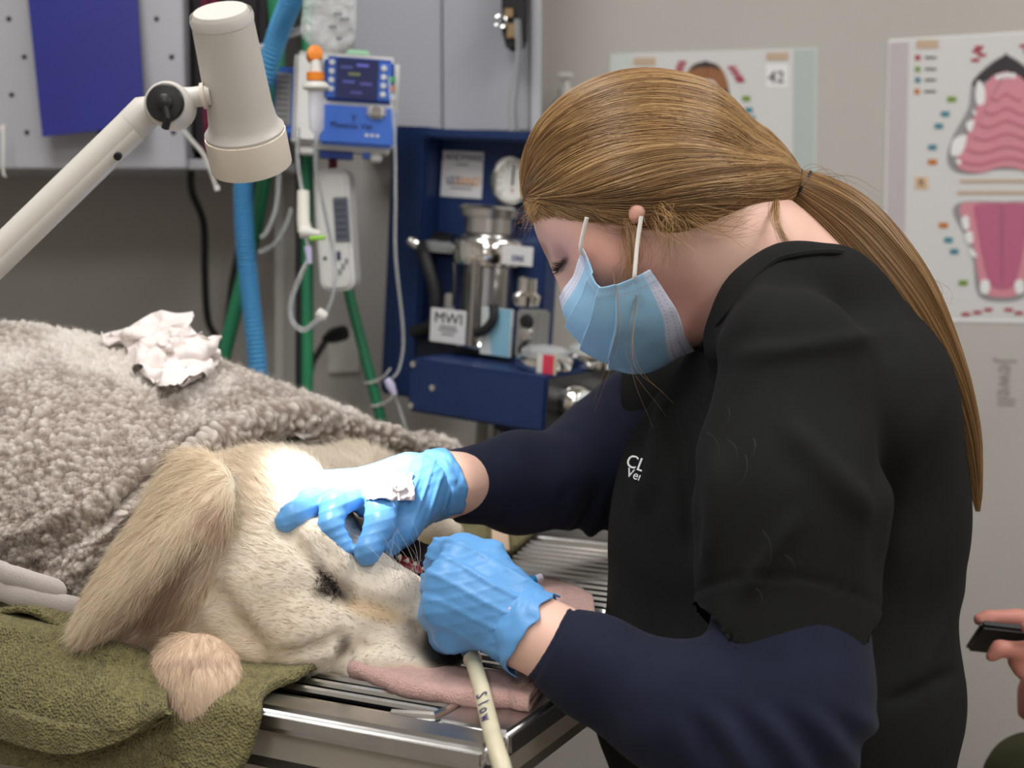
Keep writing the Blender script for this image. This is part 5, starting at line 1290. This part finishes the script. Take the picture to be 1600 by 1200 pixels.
for nm, pth, r_, lab in (('drip_line', [(494, 205, 1.63), (493, 260, 1.64), (505, 320, 1.66), (521, 400, 1.68), (522, 450, 1.68), (510, 490, 1.68)], .0022, 'clear drip line from the chamber past the white fluid warmer'),
        ('drip_line', [(466, 200, 1.66), (465, 250, 1.66), (472, 298, 1.66)], .0024, 'clear drip line from the pump to the white roller clamp'),
        ('drip_line', [(480, 372, 1.66), (484, 400, 1.66), (470, 430, 1.66), (455, 470, 1.66), (456, 500, 1.66), (475, 515, 1.66), (502, 495, 1.66)], .0032, 'looped clear drip line with small white clamp below the roller clamp'),
        ('drip_line', [(608, 120, 1.72), (616, 200, 1.72), (618, 300, 1.72), (618, 400, 1.73), (630, 520, 1.74), (624, 575, 1.74), (610, 600, 1.74), (625, 640, 1.74), (640, 690, 1.74)], .0020, 'clear drip line hanging in front of the blue machine'),
        ('drip_line', [(415, 250, 1.80), (434, 262, 1.80), (432, 320, 1.80), (418, 360, 1.80), (408, 372, 1.80)], .0030, 'pale curved drip line just right of the blue corrugated hose'),
        ('drip_line', [(455, 325, 1.82), (448, 350, 1.82), (430, 380, 1.82), (405, 395, 1.82)], .0030, 'pale curved drip line crossing behind the green tube')):
    tag(cable(nm, pth, r_, M_clear, None, 60, 8), lab, 'drip line', 'clear drip lines')
rc = thingW('roller_clamp', 'white roller clamp with a green tab on the drip line', 'clamp', P(478, 370, 1.65))
MB().tube(PL([(474, 298, 1.655), (474, 345, 1.655), (477, 362, 1.655)]), [.0072, .0076, .0088], 14).build('clamp_body', mat('ivory', srgb(226, 224, 212), .5), rc); MB().tube(PL([(470, 362, 1.65), (500, 366, 1.65)]), [.0078, .004], 12).build('clamp_foot', M_white, rc)
MB().tube(PL([(484, 373, 1.648), (508, 371, 1.648)]), .0028, 10).build('tab', mat('lime', srgb(140, 200, 60), .5), rc); MB().tube(PL([(481, 385, 1.655), (484, 412, 1.655)]), [.005, .003], 10).build('tube_joint', mat('lilac_joint', srgb(190, 184, 214), .3), rc)
tag(MB().tube(PL([(496, 487, 1.672), (502, 492, 1.672), (510, 496, 1.672)]), [.006, .0072, .005], 10).build('pinch_clamp', M_white), 'small white pinch clamp on the looped drip line', 'clamp')
tag(MB().tube(PL([(604, 592, 1.735), (610, 602, 1.735), (617, 618, 1.735)]), [.004, .006, .003], 10).build('line_connector', mat('lilac_joint', srgb(190, 184, 214), .3)), 'small lilac connector on the line at the blue machine\'s corner', 'connector')
fw = thing('fluid_warmer', 'white rounded fluid warmer with grey display hanging below the pump', 'warmer', tuple(P(527, 455, 1.80)), (0, math.radians(-3), math.radians(-8)))
KW = 1.80/F; poly = []
hw, hh, rr_ = 28*KW, 190*KW, 18*KW
for cx_, cz_, a0_ in ((hw-rr_, rr_, -90), (hw-rr_, hh-rr_, 0), (-hw+rr_, hh-rr_, 90), (-hw+rr_, rr_, 180)):
    for i in range(7): a = math.radians(a0_+15*i); poly.append((cx_+rr_*math.cos(a), cz_+rr_*math.sin(a)))
MB().prism(poly, 1, 0, .04).build('case', M_pw, fw, bevel=.005, seg=3)
MB().box(2*KW, 25*KW, -.001, .004, 75*KW, 145*KW).build('display', mat('warmer_lcd', srgb(96, 100, 112), .3), fw, bevel=.001)
for i in range(6): MB().box(4*KW, 22*KW, -.0016, 0, (84+10*i)*KW, (87+10*i)*KW).build('display_line', mat('lcd_line', srgb(70, 74, 88), .4), fw, False)
MB().box(3*KW, 9*KW, -.001, .004, 48*KW, 62*KW).build('mark', Md_, fw, False)
for i in range(3): MB().box((4+6*i)*KW, (8+6*i)*KW, -.001, .004, (25+8*i)*KW, (34+8*i)*KW).build('mark', mat('grey_mark', srgb(110, 110, 116), .5), fw, False)
MB().lathe([(.0005, .001), (.0025, .001), (.0025, -.002)], (-16*KW, 0, 52*KW), (0, -1, 0), 10).build('button', M_black, fw)
tag(MB().tube(PL([(520, 236, 1.81), (520, 250, 1.80), (520, 268, 1.80)]), .0055, 10, flat=.4).build('hanging_strap', mat('maroon', srgb(120, 44, 52), .7)), 'short maroon strap holding the white fluid warmer', 'strap')
# wall outlet with plug
ol = thingW('wall_outlet', 'white wall outlet with a black plug behind the drip stand', 'outlet', Wp(538, 548, .102))
flatpoly('plate', [(514, 516), (562, 514), (562, 580), (514, 582)], .101, M_white, ol, .006)
MB().tube(PL([(536, 520, 2.10), (522, 524, 2.08), (508, 530, 2.06)]), [.012, .012, .006], 12).build('plug', M_black, ol)
cable('plug_cord', [(512, 528, 2.07), (498, 550, 2.06), (486, 575, 2.06), (478, 640, 2.06), (476, 760, 2.08)], .005, M_blackrub, ol, 30, 10)
# ================================================================ anaesthesia machine
M_nav = mat('machine_blue', srgb(25, 47, 92), .42, noise=(20, .05), bump=(300, .06, .001)); M_dnav = mat('machine_dark', srgb(22, 28, 46), .5)
KM = 1.95/F; ma = thing('anaesthesia_machine', 'dark blue anaesthesia machine with chrome vaporizer, gauge and shelf', 'medical machine', tuple(P(606, 612, 1.98)), (0, math.radians(4.0), math.radians(-32)))
fx = lambda v: v*KM/.90      # picture pixels along the face -> metres
MB().box(0, fx(62), -.02, .19, 0, 415*KM).build('left_column', M_nav, ma, bevel=.004)
MB().box(fx(62), fx(240), .012, .045, 40*KM, 405*KM).build('back_panel', M_nav, ma, bevel=.002)
MB().box(fx(62), fx(240), -.040, .06, 398*KM, 412*KM).build('hood', M_nav, ma, bevel=.003)
MB().box(fx(130), fx(338), -.13, .10, 4*KM, 82*KM).build('shelf_box', M_nav, ma, bevel=.004)
MB().box(fx(338), fx(339.5), -.128, .098, 6*KM, 80*KM).build('side_plate', M_black, ma, False)
for x_, z_ in ((138, 70), (138, -30), (170, 20)): MB().lathe([(.0005, .002), (.004, .002), (.004, -.001)], (fx(x_), -.131, (z_*.6+32)*KM), (0, -1, 0), 12).build('screw', M_chrome, ma)
MB().box(fx(66), fx(215), -.03, .06, 50*KM, 95*KM).build('vaporizer_base', M_dnav, ma, bevel=.002)
yf = .012
stk_ = MB().box(fx(66), fx(134), yf-.002, yf, 312*KM, 382*KM).build('name_plate', mat('plate_white', srgb(214, 214, 216), .4), ma, bevel=.0008)
def mtext(body_, x, z, sz, c, sx=1): 
    o = text('lettering', body_, sz, mat('ink_%d_%d_%d' % c, srgb(*c), .5), stk_, (fx(x), yf-.0024, z*KM), (math.pi/2, 0, 0), sx=sx); return o
mtext('LANDMARK', 100, 372, .0125, (50, 44, 84), 1.0); mtext('VET', 87, 337, .0150, (80, 84, 120)); mtext('LAND', 111, 337, .0150, (226, 150, 50))
for z_, w_ in ((362, 20), (332, 46), (326, 36)): MB().box(fx(100-w_/2), fx(100+w_/2), yf-.0026, yf-.0018, (z_-.8)*KM, (z_+.8)*KM).build('print_line', PTEXT, stk_, False)
gx, gz_ = fx(190), 342*KM
gg = MB().lathe([(.0310, .0), (.0325, .012), (.0310, .020), (.0272, .021), (.0240, .014)], (gx, yf, gz_), (0, -1, 0), 40, cap=False).build('gauge_rim', M_chrome, ma)
MB().lathe([(.0005, .013), (.0245, .013), (.0245, .0)], (gx, yf, gz_), (0, -1, 0), 40).build('gauge_face', mat('gauge_white', srgb(220, 220, 216), .4), gg)
for i in range(11):
    a = math.radians(220-26*i); MB().tube([(gx+.018*math.cos(a), yf-.0135, gz_+.018*math.sin(a)), (gx+.022*math.cos(a), yf-.0135, gz_+.022*math.sin(a))], .0005, 4).build('tick', PTEXT, gg)
MB().tube([(gx, yf-.0140, gz_-.006), (gx+.001, yf-.0140, gz_+.020)], .0012, 6).build('needle', M_black, gg); text('lettering', '0', .008, mat('ink_red', srgb(190, 70, 50), .5), gg, (gx, yf-.0135, gz_-.013), (math.pi/2, 0, 0))
# vaporizer: stacked chrome drums, clear jar, hoses, data card
vx, vy = fx(168), -.015; M_sat = mat('satin_chrome', (.62, .61, .60), .28, 1.0)
MB().lathe([(.02, 95*KM), (.040, 95*KM), (.042, 100*KM), (.036, 112*KM), (.036, 122*KM)], (vx, vy, 0), n=36).build('vaporizer_foot', M_chrome, ma)
MB().lathe([(.030, 122*KM), (.034, 124*KM), (.034, 215*KM), (.030, 218*KM)], (vx, vy, 0), n=36).build('vaporizer_drum', M_sat, ma)
MB().lathe([(.03, 216*KM), (.048, 218*KM), (.050, 224*KM), (.050, 252*KM), (.046, 258*KM), (.036, 262*KM)], (vx, vy, 0), n=36).build('vaporizer_collar', M_chrome, ma)
MB().lathe([(.030, 262*KM), (.034, 264*KM), (.034, 286*KM), (.040, 288*KM), (.042, 300*KM), (.036, 304*KM), (.003, 304*KM)], (vx, vy, 0), n=36).build('control_dial', M_sat, ma)
MB().lathe([(.001, 230*KM), (.032, 230*KM), (.034, 234*KM), (.034, 246*KM)], (vx-.062, vy+.0, 0), n=30).build('dome_cover', mat('clear_dome', srgb(200, 204, 206), .08, alpha=.45), ma)
MB().tube([(vx-.075, vy+.03, 238*KM), (vx-.11, vy+.03, 240*KM), (vx-.13, vy+.03, 240*KM)], [.016, .018, .016], 14).build('inlet_block', M_black, ma)
MB().tube(crom([(vx-.095, vy-.02, 238*KM), (vx-.075, vy-.035, 215*KM), (vx-.058, vy-.035, 170*KM), (vx-.062, vy-.03, 125*KM), (vx-.10, vy-.02, 105*KM)], 40), .0088, 14).build('black_hose', M_blackrub, ma)
MB().lathe([(.001, 0), (.007, 0), (.007, .014), (.004, .018)], (vx-.098, vy-.022, 236*KM), (-.5, -.6, .5), 14).build('hose_nut', M_chrome, ma)
cd = MB().box(vx-.052, vx+.004, vy-.052, vy-.050, 100*KM, 150*KM).build('data_card', mat('plate_white', srgb(214, 214, 216), .4), ma, bevel=.0006)
text('lettering', 'MWI', .020, mat('ink_black', (.02, .02, .02), .5), cd, (vx-.023, vy-.0525, 136*KM), (math.pi/2, 0, 0), sx=1.1)
for z_, w_ in ((124, 30), (119, 34), (113, 22)): MB().box(vx-.023-w_*KM/2, vx-.023+w_*KM/2, vy-.0524, vy-.0518, (z_-1)*KM, (z_+1)*KM).build('print_line', PTEXT, cd, False)
MB().tube([(vx+.012, vy-.048, 100*KM), (vx+.012, vy-.048, 225*KM)], .0065, 12).build('glass_tube', mat('tube_steel', (.5, .47, .45), .2, 1.0), ma)
MB().tube([(vx-.02, vy-.046, 155*KM), (vx-.022, vy-.044, 200*KM), (vx-.03, vy-.035, 218*KM)], .0028, 8).build('thin_hose', M_black, ma)
MB().box(vx+.03, vx+.075, vy-.055, vy-.05, 92*KM, 160*KM).build('blue_card', mat('card_pale', srgb(200, 206, 206), .5), ma, False)
MB().prism([(vx+.048, 92*KM), (vx+.074, 92*KM), (vx+.074, 160*KM), (vx+.040, 160*KM)], 1, vy-.0558, vy-.055).build('card_blue_print', mat('card_blue', srgb(130, 178, 200), .5), ma, False)
MB().box(vx+.078, vx+.112, vy-.05, vy-.02, 92*KM, 162*KM).build('valve_block', mat('valve_grey', srgb(150, 150, 148), .4, .5), ma, bevel=.003)
for z_ in (105, 128, 146): MB().lathe([(.0005, .006), (.008, .005), (.010, 0)], (vx+.095, vy-.05, z_*KM), (0, -1, 0), 14).build('valve_knob', M_sat if z_ == 128 else M_black, ma)
MB().tube(crom([(vx+.05, vy-.06, 165*KM), (vx+.052, vy-.062, 145*KM), (vx+.040, vy-.062, 128*KM), (vx+.026, vy-.06, 122*KM)], 20), .006, 10).build('black_hose', M_blackrub, ma)
MB().box(vx+.03, vx+.085, vy-.03, vy-.028, 222*KM, 250*KM).build('name_tag', mat('plate_white', srgb(214, 214, 216), .4), ma, bevel=.0006); text('lettering', 'DRE', .010, mat('ink_50_60_120', srgb(50, 60, 120), .5), ma, (vx+.064, vy-.031, 232*KM), (math.pi/2, 0, 0))
MB().lathe([(.004, 165*KM), (.016, 166*KM), (.018, 180*KM), (.012, 186*KM), (.012, 205*KM), (.006, 208*KM)], (vx+.080, vy-.03, 0), n=24).build('filler_cap', M_chrome, ma)
MB().box(vx-.082, vx-.068, vy+.02, vy+.06, 96*KM, 165*KM).build('white_post', M_white, ma, bevel=.002)
# chrome absorber domes on the shelf, red tag, breathing ports
for i, (x_, y_) in enumerate(((fx(300), -.075), (fx(322), .005))):
    d_ = MB().lathe([(.030, 82*KM), (.034, 84*KM), (.036, 92*KM), (.036, 98*KM), (.032, 102*KM)], (x_, y_, 0), n=36).build('valve_ring', M_chrome, ma)
    MB().lathe([(.031, 102*KM), (.030, 110*KM), (.022, 116*KM), (.001, 118*KM)], (x_, y_, 0), n=36, cap=False).build('valve_dome', mat('clear_dome', srgb(200, 204, 206), .08, alpha=.45), d_)
MB().box(fx(318), fx(334), -.110, -.108, 83*KM, 109*KM).build('red_tag', mat('tag_red', srgb(214, 60, 84), .5), ma, False); MB().box(fx(310), fx(318), -.110, -.108, 83*KM, 109*KM).build('tag_white', M_white, ma, False); MB().box(fx(334), fx(337), -.110, -.108, 82.5*KM, 111*KM).build('tag_edge', mat('tan_edge', srgb(200, 186, 160), .5), ma, False)
M_hz = mat('hazy_tube', srgb(222, 226, 224), .25, alpha=.75)
for y_ in (-.085, .025):
    MB().lathe([(.012, 0), (.020, 0), (.021, .006), (.021, .022), (.018, .026)], (fx(339), y_, 44*KM), (1, 0, 0), 28).build('port', M_chrome, ma)
    MB().tube(np.array([(fx(339)+.024, y_, 44*KM), (fx(339)+.10, y_-.004, 45*KM), (fx(339)+.24, y_-.01, 40*KM)]), .0165, 24).build('breathing_tube', M_hz, ma)
# column and soda-lime canister under the shelf
MB().lathe([(.030, -612*KM), (.030, 3*KM)], (fx(150), .06, 0), n=28).build('column', mat('column_grey', srgb(168, 166, 160), .45), ma)
MB().lathe([(.04, -18*KM), (.055, -16*KM), (.055, 3*KM)], (fx(262), -.02, 0), n=32).build('canister_lid', M_dnav, ma)
MB().lathe([(.05, -130*KM), (.052, -128*KM), (.052, -18*KM)], (fx(262), -.02, 0), n=32).build('canister', mat('canister_clear', srgb(190, 188, 190), .1, alpha=.5), ma)
MB().lathe([(.048, -128*KM), (.049, -120*KM), (.049, -36*KM), (.001, -34*KM)], (fx(262), -.02, 0), n=32).build('granules', mat('granules', srgb(176, 168, 160), .9, noise=(160, .3), vor=(260, .8, .004)), ma)
MB().lathe([(.0495, -42*KM), (.0495, -33*KM)], (fx(262), -.02, 0), n=32).build('granule_band', mat('granule_violet', srgb(110, 100, 130), .9, noise=(160, .4)), ma)
MB().tube([(fx(218), -.06, -130*KM), (fx(218), -.06, 3*KM)], .005, 10).build('tie_rod', M_sat, ma)
# ================================================================ grey wall cabinet
gc = thingW('metal_cabinet', 'grey metal wall cabinet above the blue machine', 'cabinet', Wp(700, 205, .1))
x0, x1, y0, y1, z0, z1 = pxbox(560, 846, -420, 206, 1.99, .2)
x0 = P(548, 100, 1.99)[0]; M_grey = mat('grey_enamel', srgb(158, 160, 168), .38, noise=(6, .03))
xm = P(690, 100, 1.99)[0]; yb = wy(x0)-.003
MB().box(x0, x1, y0+.012, wy(x1)-.115, z0, z1).build('carcass', M_grey, gc, bevel=.003)
MB().box(x0+.002, xm-.001, y0-.004, y0+.012, z0+.003, z1).build('door', M_grey, gc, bevel=.002); MB().box(xm+.001, x1-.016, y0-.004, y0+.012, z0+.003, z1).build('door', M_grey, gc, bevel=.002)
MB().box(x1-.0155, x1, y0-.008, y0+.012, z0, z1).build('edge_strip', mat('strip_grey', srgb(186, 188, 194), .35), gc, bevel=.002)
hb = thingW('hanging_pouch', 'black strap pouch with buckle hanging on the grey cabinet door', 'pouch', P(805, 85, 1.97))
sd = [P(x, y, 1.965) for x, y in ((783, -60), (826, -60), (824, 70), (815, 82), (792, 80), (784, 50))]; nn_ = np.array([0, -.014, 0])
MB().add(sd+[v+nn_ for v in sd], [tuple(range(6)), tuple(range(6, 12))[::-1]]+[(i, (i+1) % 6, 6+(i+1) % 6, 6+i) for i in range(6)]).build('pouch_body', M_dk, hb, bevel=.004)
a = P(798, 48, 1.945); MB().box(a[0]-.007, a[0]+.009, a[1], a[1]+.004, a[2]-.011, a[2]+.011).build('tan_patch', mat('tan_leather', srgb(140, 116, 84), .6), hb, bevel=.002)
a = P(796, 20, 1.945); MB().box(a[0]-.009, a[0]+.007, a[1], a[1]+.004, a[2]-.008, a[2]+.008).build('tan_patch', mat('tan_leather', srgb(140, 116, 84), .6), hb, bevel=.002)
MB().tube([P(782, 34, 1.945)+.008*np.array([math.cos(t), 0, math.sin(t)]) for t in np.linspace(0, 2*math.pi, 20)], .0018, 8).build('buckle', M_chrome, hb)
M_rub = mat('grey_tube', srgb(120, 122, 124), .4)
for i, dx in enumerate((0, 10)):
    tag(cable('hook_tube', [(806+dx*.5, 30, 1.945), (808+dx*.6, 90, 1.945), (800+dx, 130, 1.945), (796+dx, 165, 1.945), (798+dx, 205, 1.945), (798+dx, 240, 1.945)],   .0022, M_rub if i else mat('pale_tube', srgb(150, 152, 154), .4), None, 40, 10), ['thin pale tube hanging down from the black pouch', 'thin dark grey tube hanging beside the pale one on the cabinet'][i], 'tube', 'tubes on the grey cabinet')
# soap dispenser on a small wall shelf behind the woman's head
sh = thingW('wall_shelf', 'small white wall shelf behind the woman\'s head', 'shelf', Wp(920, 262, .06)); za = Wp(885, 262, .06)[2]
xa, xb = Wp(868, 262, .06)[0], Wp(945, 262, .06)[0]; MB().box(xa, xb, wy(xb)-.13, wy(xb)-.004, za-.012, za).build('board', M_trim, sh, bevel=.002); MB().box(xa+.03, xa+.045, wy(xb)-.10, wy(xb)-.004, za-.06, za-.012).build('bracket', M_trim, sh, bevel=.002)
sp_ = thingW('soap_bottle', 'white pump soap bottle standing behind the woman\'s head', 'bottle', (Wp(884, 262, .07)[0], Wp(884, 262, .07)[1], za+.0005)); c_ = np.array(sp_.location)
MB().lathe([(.020, 0), (.024, .003), (.024, .085), (.020, .100), (.010, .106)], c_, n=28).build('bottle_body', mat('teal_plastic', srgb(150, 186, 178), .3), sp_)
MB().lathe([(.012, .104), (.013, .118), (.005, .120), (.005, .136)], c_, n=20).build('collar', M_white, sp_); MB().box(c_[0]-.013, c_[0]+.010, c_[1]-.012, c_[1]+.006, c_[2]+.134, c_[2]+.142).build('pump_head', M_white, sp_, bevel=.002)
# ================================================================ second person at the right edge
by = thingW('person', 'seated person in olive clothes holding a black phone at the right edge', 'person', P(1900, 1000, 1.5)*[1, 1, 0])
Y = Sdf(.0040)
Y.pell(1985, 380, 1.52, 62, 95, 100, .02); Y.chain([(1940, 380, 1.52, 14), (1916, 405, 1.52, 12)], .01); Y.chain([(1985, 450, 1.52, 50), (1995, 540, 1.53, 55)], .03)
Y.chain([(1990, 640, 1.44, 70), (1990, 640, 1.64, 70)], .05); Y.pell(2000, 820, 1.54, 130, 230, 180, .05); Y.pell(2000, 1080, 1.54, 135, 170, 190, .05)
ARM = [(1985, 650, 1.42, 62), (1960, 900, 1.38, 55), (1920, 1060, 1.36, 48), (1780, 1050, 1.34, 40), (1690, 1020, 1.335, 32)]
ARM2 = [(1985, 650, 1.66, 62), (1960, 900, 1.70, 55), (1900, 1070, 1.68, 48), (1780, 1060, 1.55, 40), (1690, 1060, 1.45, 32)]
Y.chain(ARM, .03); Y.chain(ARM2, .03)
Y.chain([(1690, 1020, 1.335, 34), (1640, 1010, 1.335, 36)], .01)
for f_ in ([(1640, 985, 1.36, 17), (1590, 966, 1.362, 15), (1545, 966, 1.360, 13), (1530, 968, 1.358, 11)], [(1632, 1012, 1.33, 17), (1592, 1018, 1.325, 15), (1562, 1012, 1.325, 13), (1550, 1026, 1.325, 11)], [(1635, 1028, 1.335, 17), (1606, 1042, 1.33, 15), (1588, 1034, 1.33, 13), (1596, 1052, 1.328, 11)], [(1645, 1040, 1.345, 16), (1625, 1062, 1.34, 13), (1608, 1056, 1.34, 11)], [(1660, 1000, 1.32, 18), (1630, 985, 1.31, 15), (1605, 980, 1.312, 12)]): Y.chain(f_, .004)
Y.chain([(1690, 1060, 1.45, 34), (1650, 1070, 1.43, 36)], .01)
for i in range(4): Y.chain([(1648, 1056+i*14, 1.43, 16), (1610, 1060+i*14, 1.43, 13), (1600, 1078+i*12, 1.44, 11)], .004)
Y.chain([(1665, 1050, 1.42, 16), (1640, 1030, 1.41, 12)], .004)
YV, YQ = Y.mesh(2); me = mesh_np('body', YV, YQ); vcol(me, np.tile(np.array(srgb(206, 138, 124)), (len(YV), 1))); yb_ = put('body', me, M_skin, by)
M_jac = mat('olive_jacket', srgb(74, 76, 48), .85, noise=(40, .12), bump=(300, .2, .001))
J = Sdf(.006); J.chain([(1990, 645, 1.44, 85), (1990, 645, 1.64, 85)], .05); J.pell(2000, 820, 1.54, 150, 245, 205, .05); J.pell(2000, 1090, 1.54, 155, 180, 215, .05)
J.chain([(x, y, d, r_+16) for x, y, d, r_ in ARM], .03); J.chain([(x, y, d, r_+16) for x, y, d, r_ in ARM2], .03)
V_, Q_ = J.mesh(2); put('jacket', mesh_np('jacket', V_+vnorm(V_, Q_)*(.006*fbm(V_*14, 2, 5))[:, None], Q_), M_jac, yb_)
Tq = Sdf(.007); Tq.pell(2000, 1240, 1.54, 165, 120, 220, .05)
for dk in (1.43, 1.66):
    kn = P(1640, 1240, dk); hp_ = P(1985, 1250, dk); an = np.array([kn[0]+.02, kn[1], .10]); Tq.cap(hp_, kn, .075, .058, .03).cap(kn, an, .056, .045, .03)
V_, Q_ = Tq.mesh(2); put('trousers', mesh_np('trousers', V_+vnorm(V_, Q_)*(.006*fbm(V_*14, 2, 6))[:, None], Q_), M_jac, yb_)
for dk in (1.43, 1.66):
    kn = P(1640, 1240, dk); Z = Sdf(.007); Z.cap((kn[0]+.05, kn[1], .048), (kn[0]-.11, kn[1], .042), .046, .038, .03); V_, Q_ = Z.mesh(1); V_[:, 2] = np.maximum(V_[:, 2], .001); put('shoe', mesh_np('shoe', V_, Q_), M_blackrub, yb_)
Hq = Sdf(.005); Hq.pell(2000, 360, 1.52, 72, 88, 110, .02); Hq.pell(1930, 430, 1.52, 50, 75, 200, .01, sub=True); V_, Q_ = Hq.mesh(2); put('hair', mesh_np('hair', V_, Q_), M_hairbase, yb_)
A_ = P(1533, 974, 1.335); f1_ = nz(P(1660, 988, 1.325)-A_); f2_ = P(1612, 1040, 1.415)-A_; f2_ = nz(f2_-f1_*np.dot(f1_, f2_)); f3_ = np.cross(f1_, f2_)
ph = thing('phone', 'black phone held in a hand at the right edge', 'phone'); ph.matrix_basis = Matrix.Translation(A_) @ Matrix([[f1_[i], f2_[i], f3_[i]] for i in range(3)]).to_4x4()
MB().box(0, .15, 0, .072, -.004, .004).build('case', M_black, ph, bevel=.003, seg=3); MB().box(.005, .145, .004, .068, .0035, .0045).build('screen', mat('phone_glass', (.01, .01, .012), .08), ph, False)
c_ = P(2010, 1300, 1.54)
ch = thingW('stool', 'stool under the seated person at the right edge', 'stool', c_*[1, 1, 0]); zt = c_[2]-.085
MB().lathe([(.03, -.05), (.18, -.05), (.19, -.03), (.19, -.005), (.17, 0)], c_*[1, 1, 0]+[0, 0, zt]).build('seat', M_blackrub, ch); MB().lathe([(.2, 0), (.2, .02), (.03, .03), (.03, zt-.05)], c_*[1, 1, 0]).build('column', M_chrome, ch)
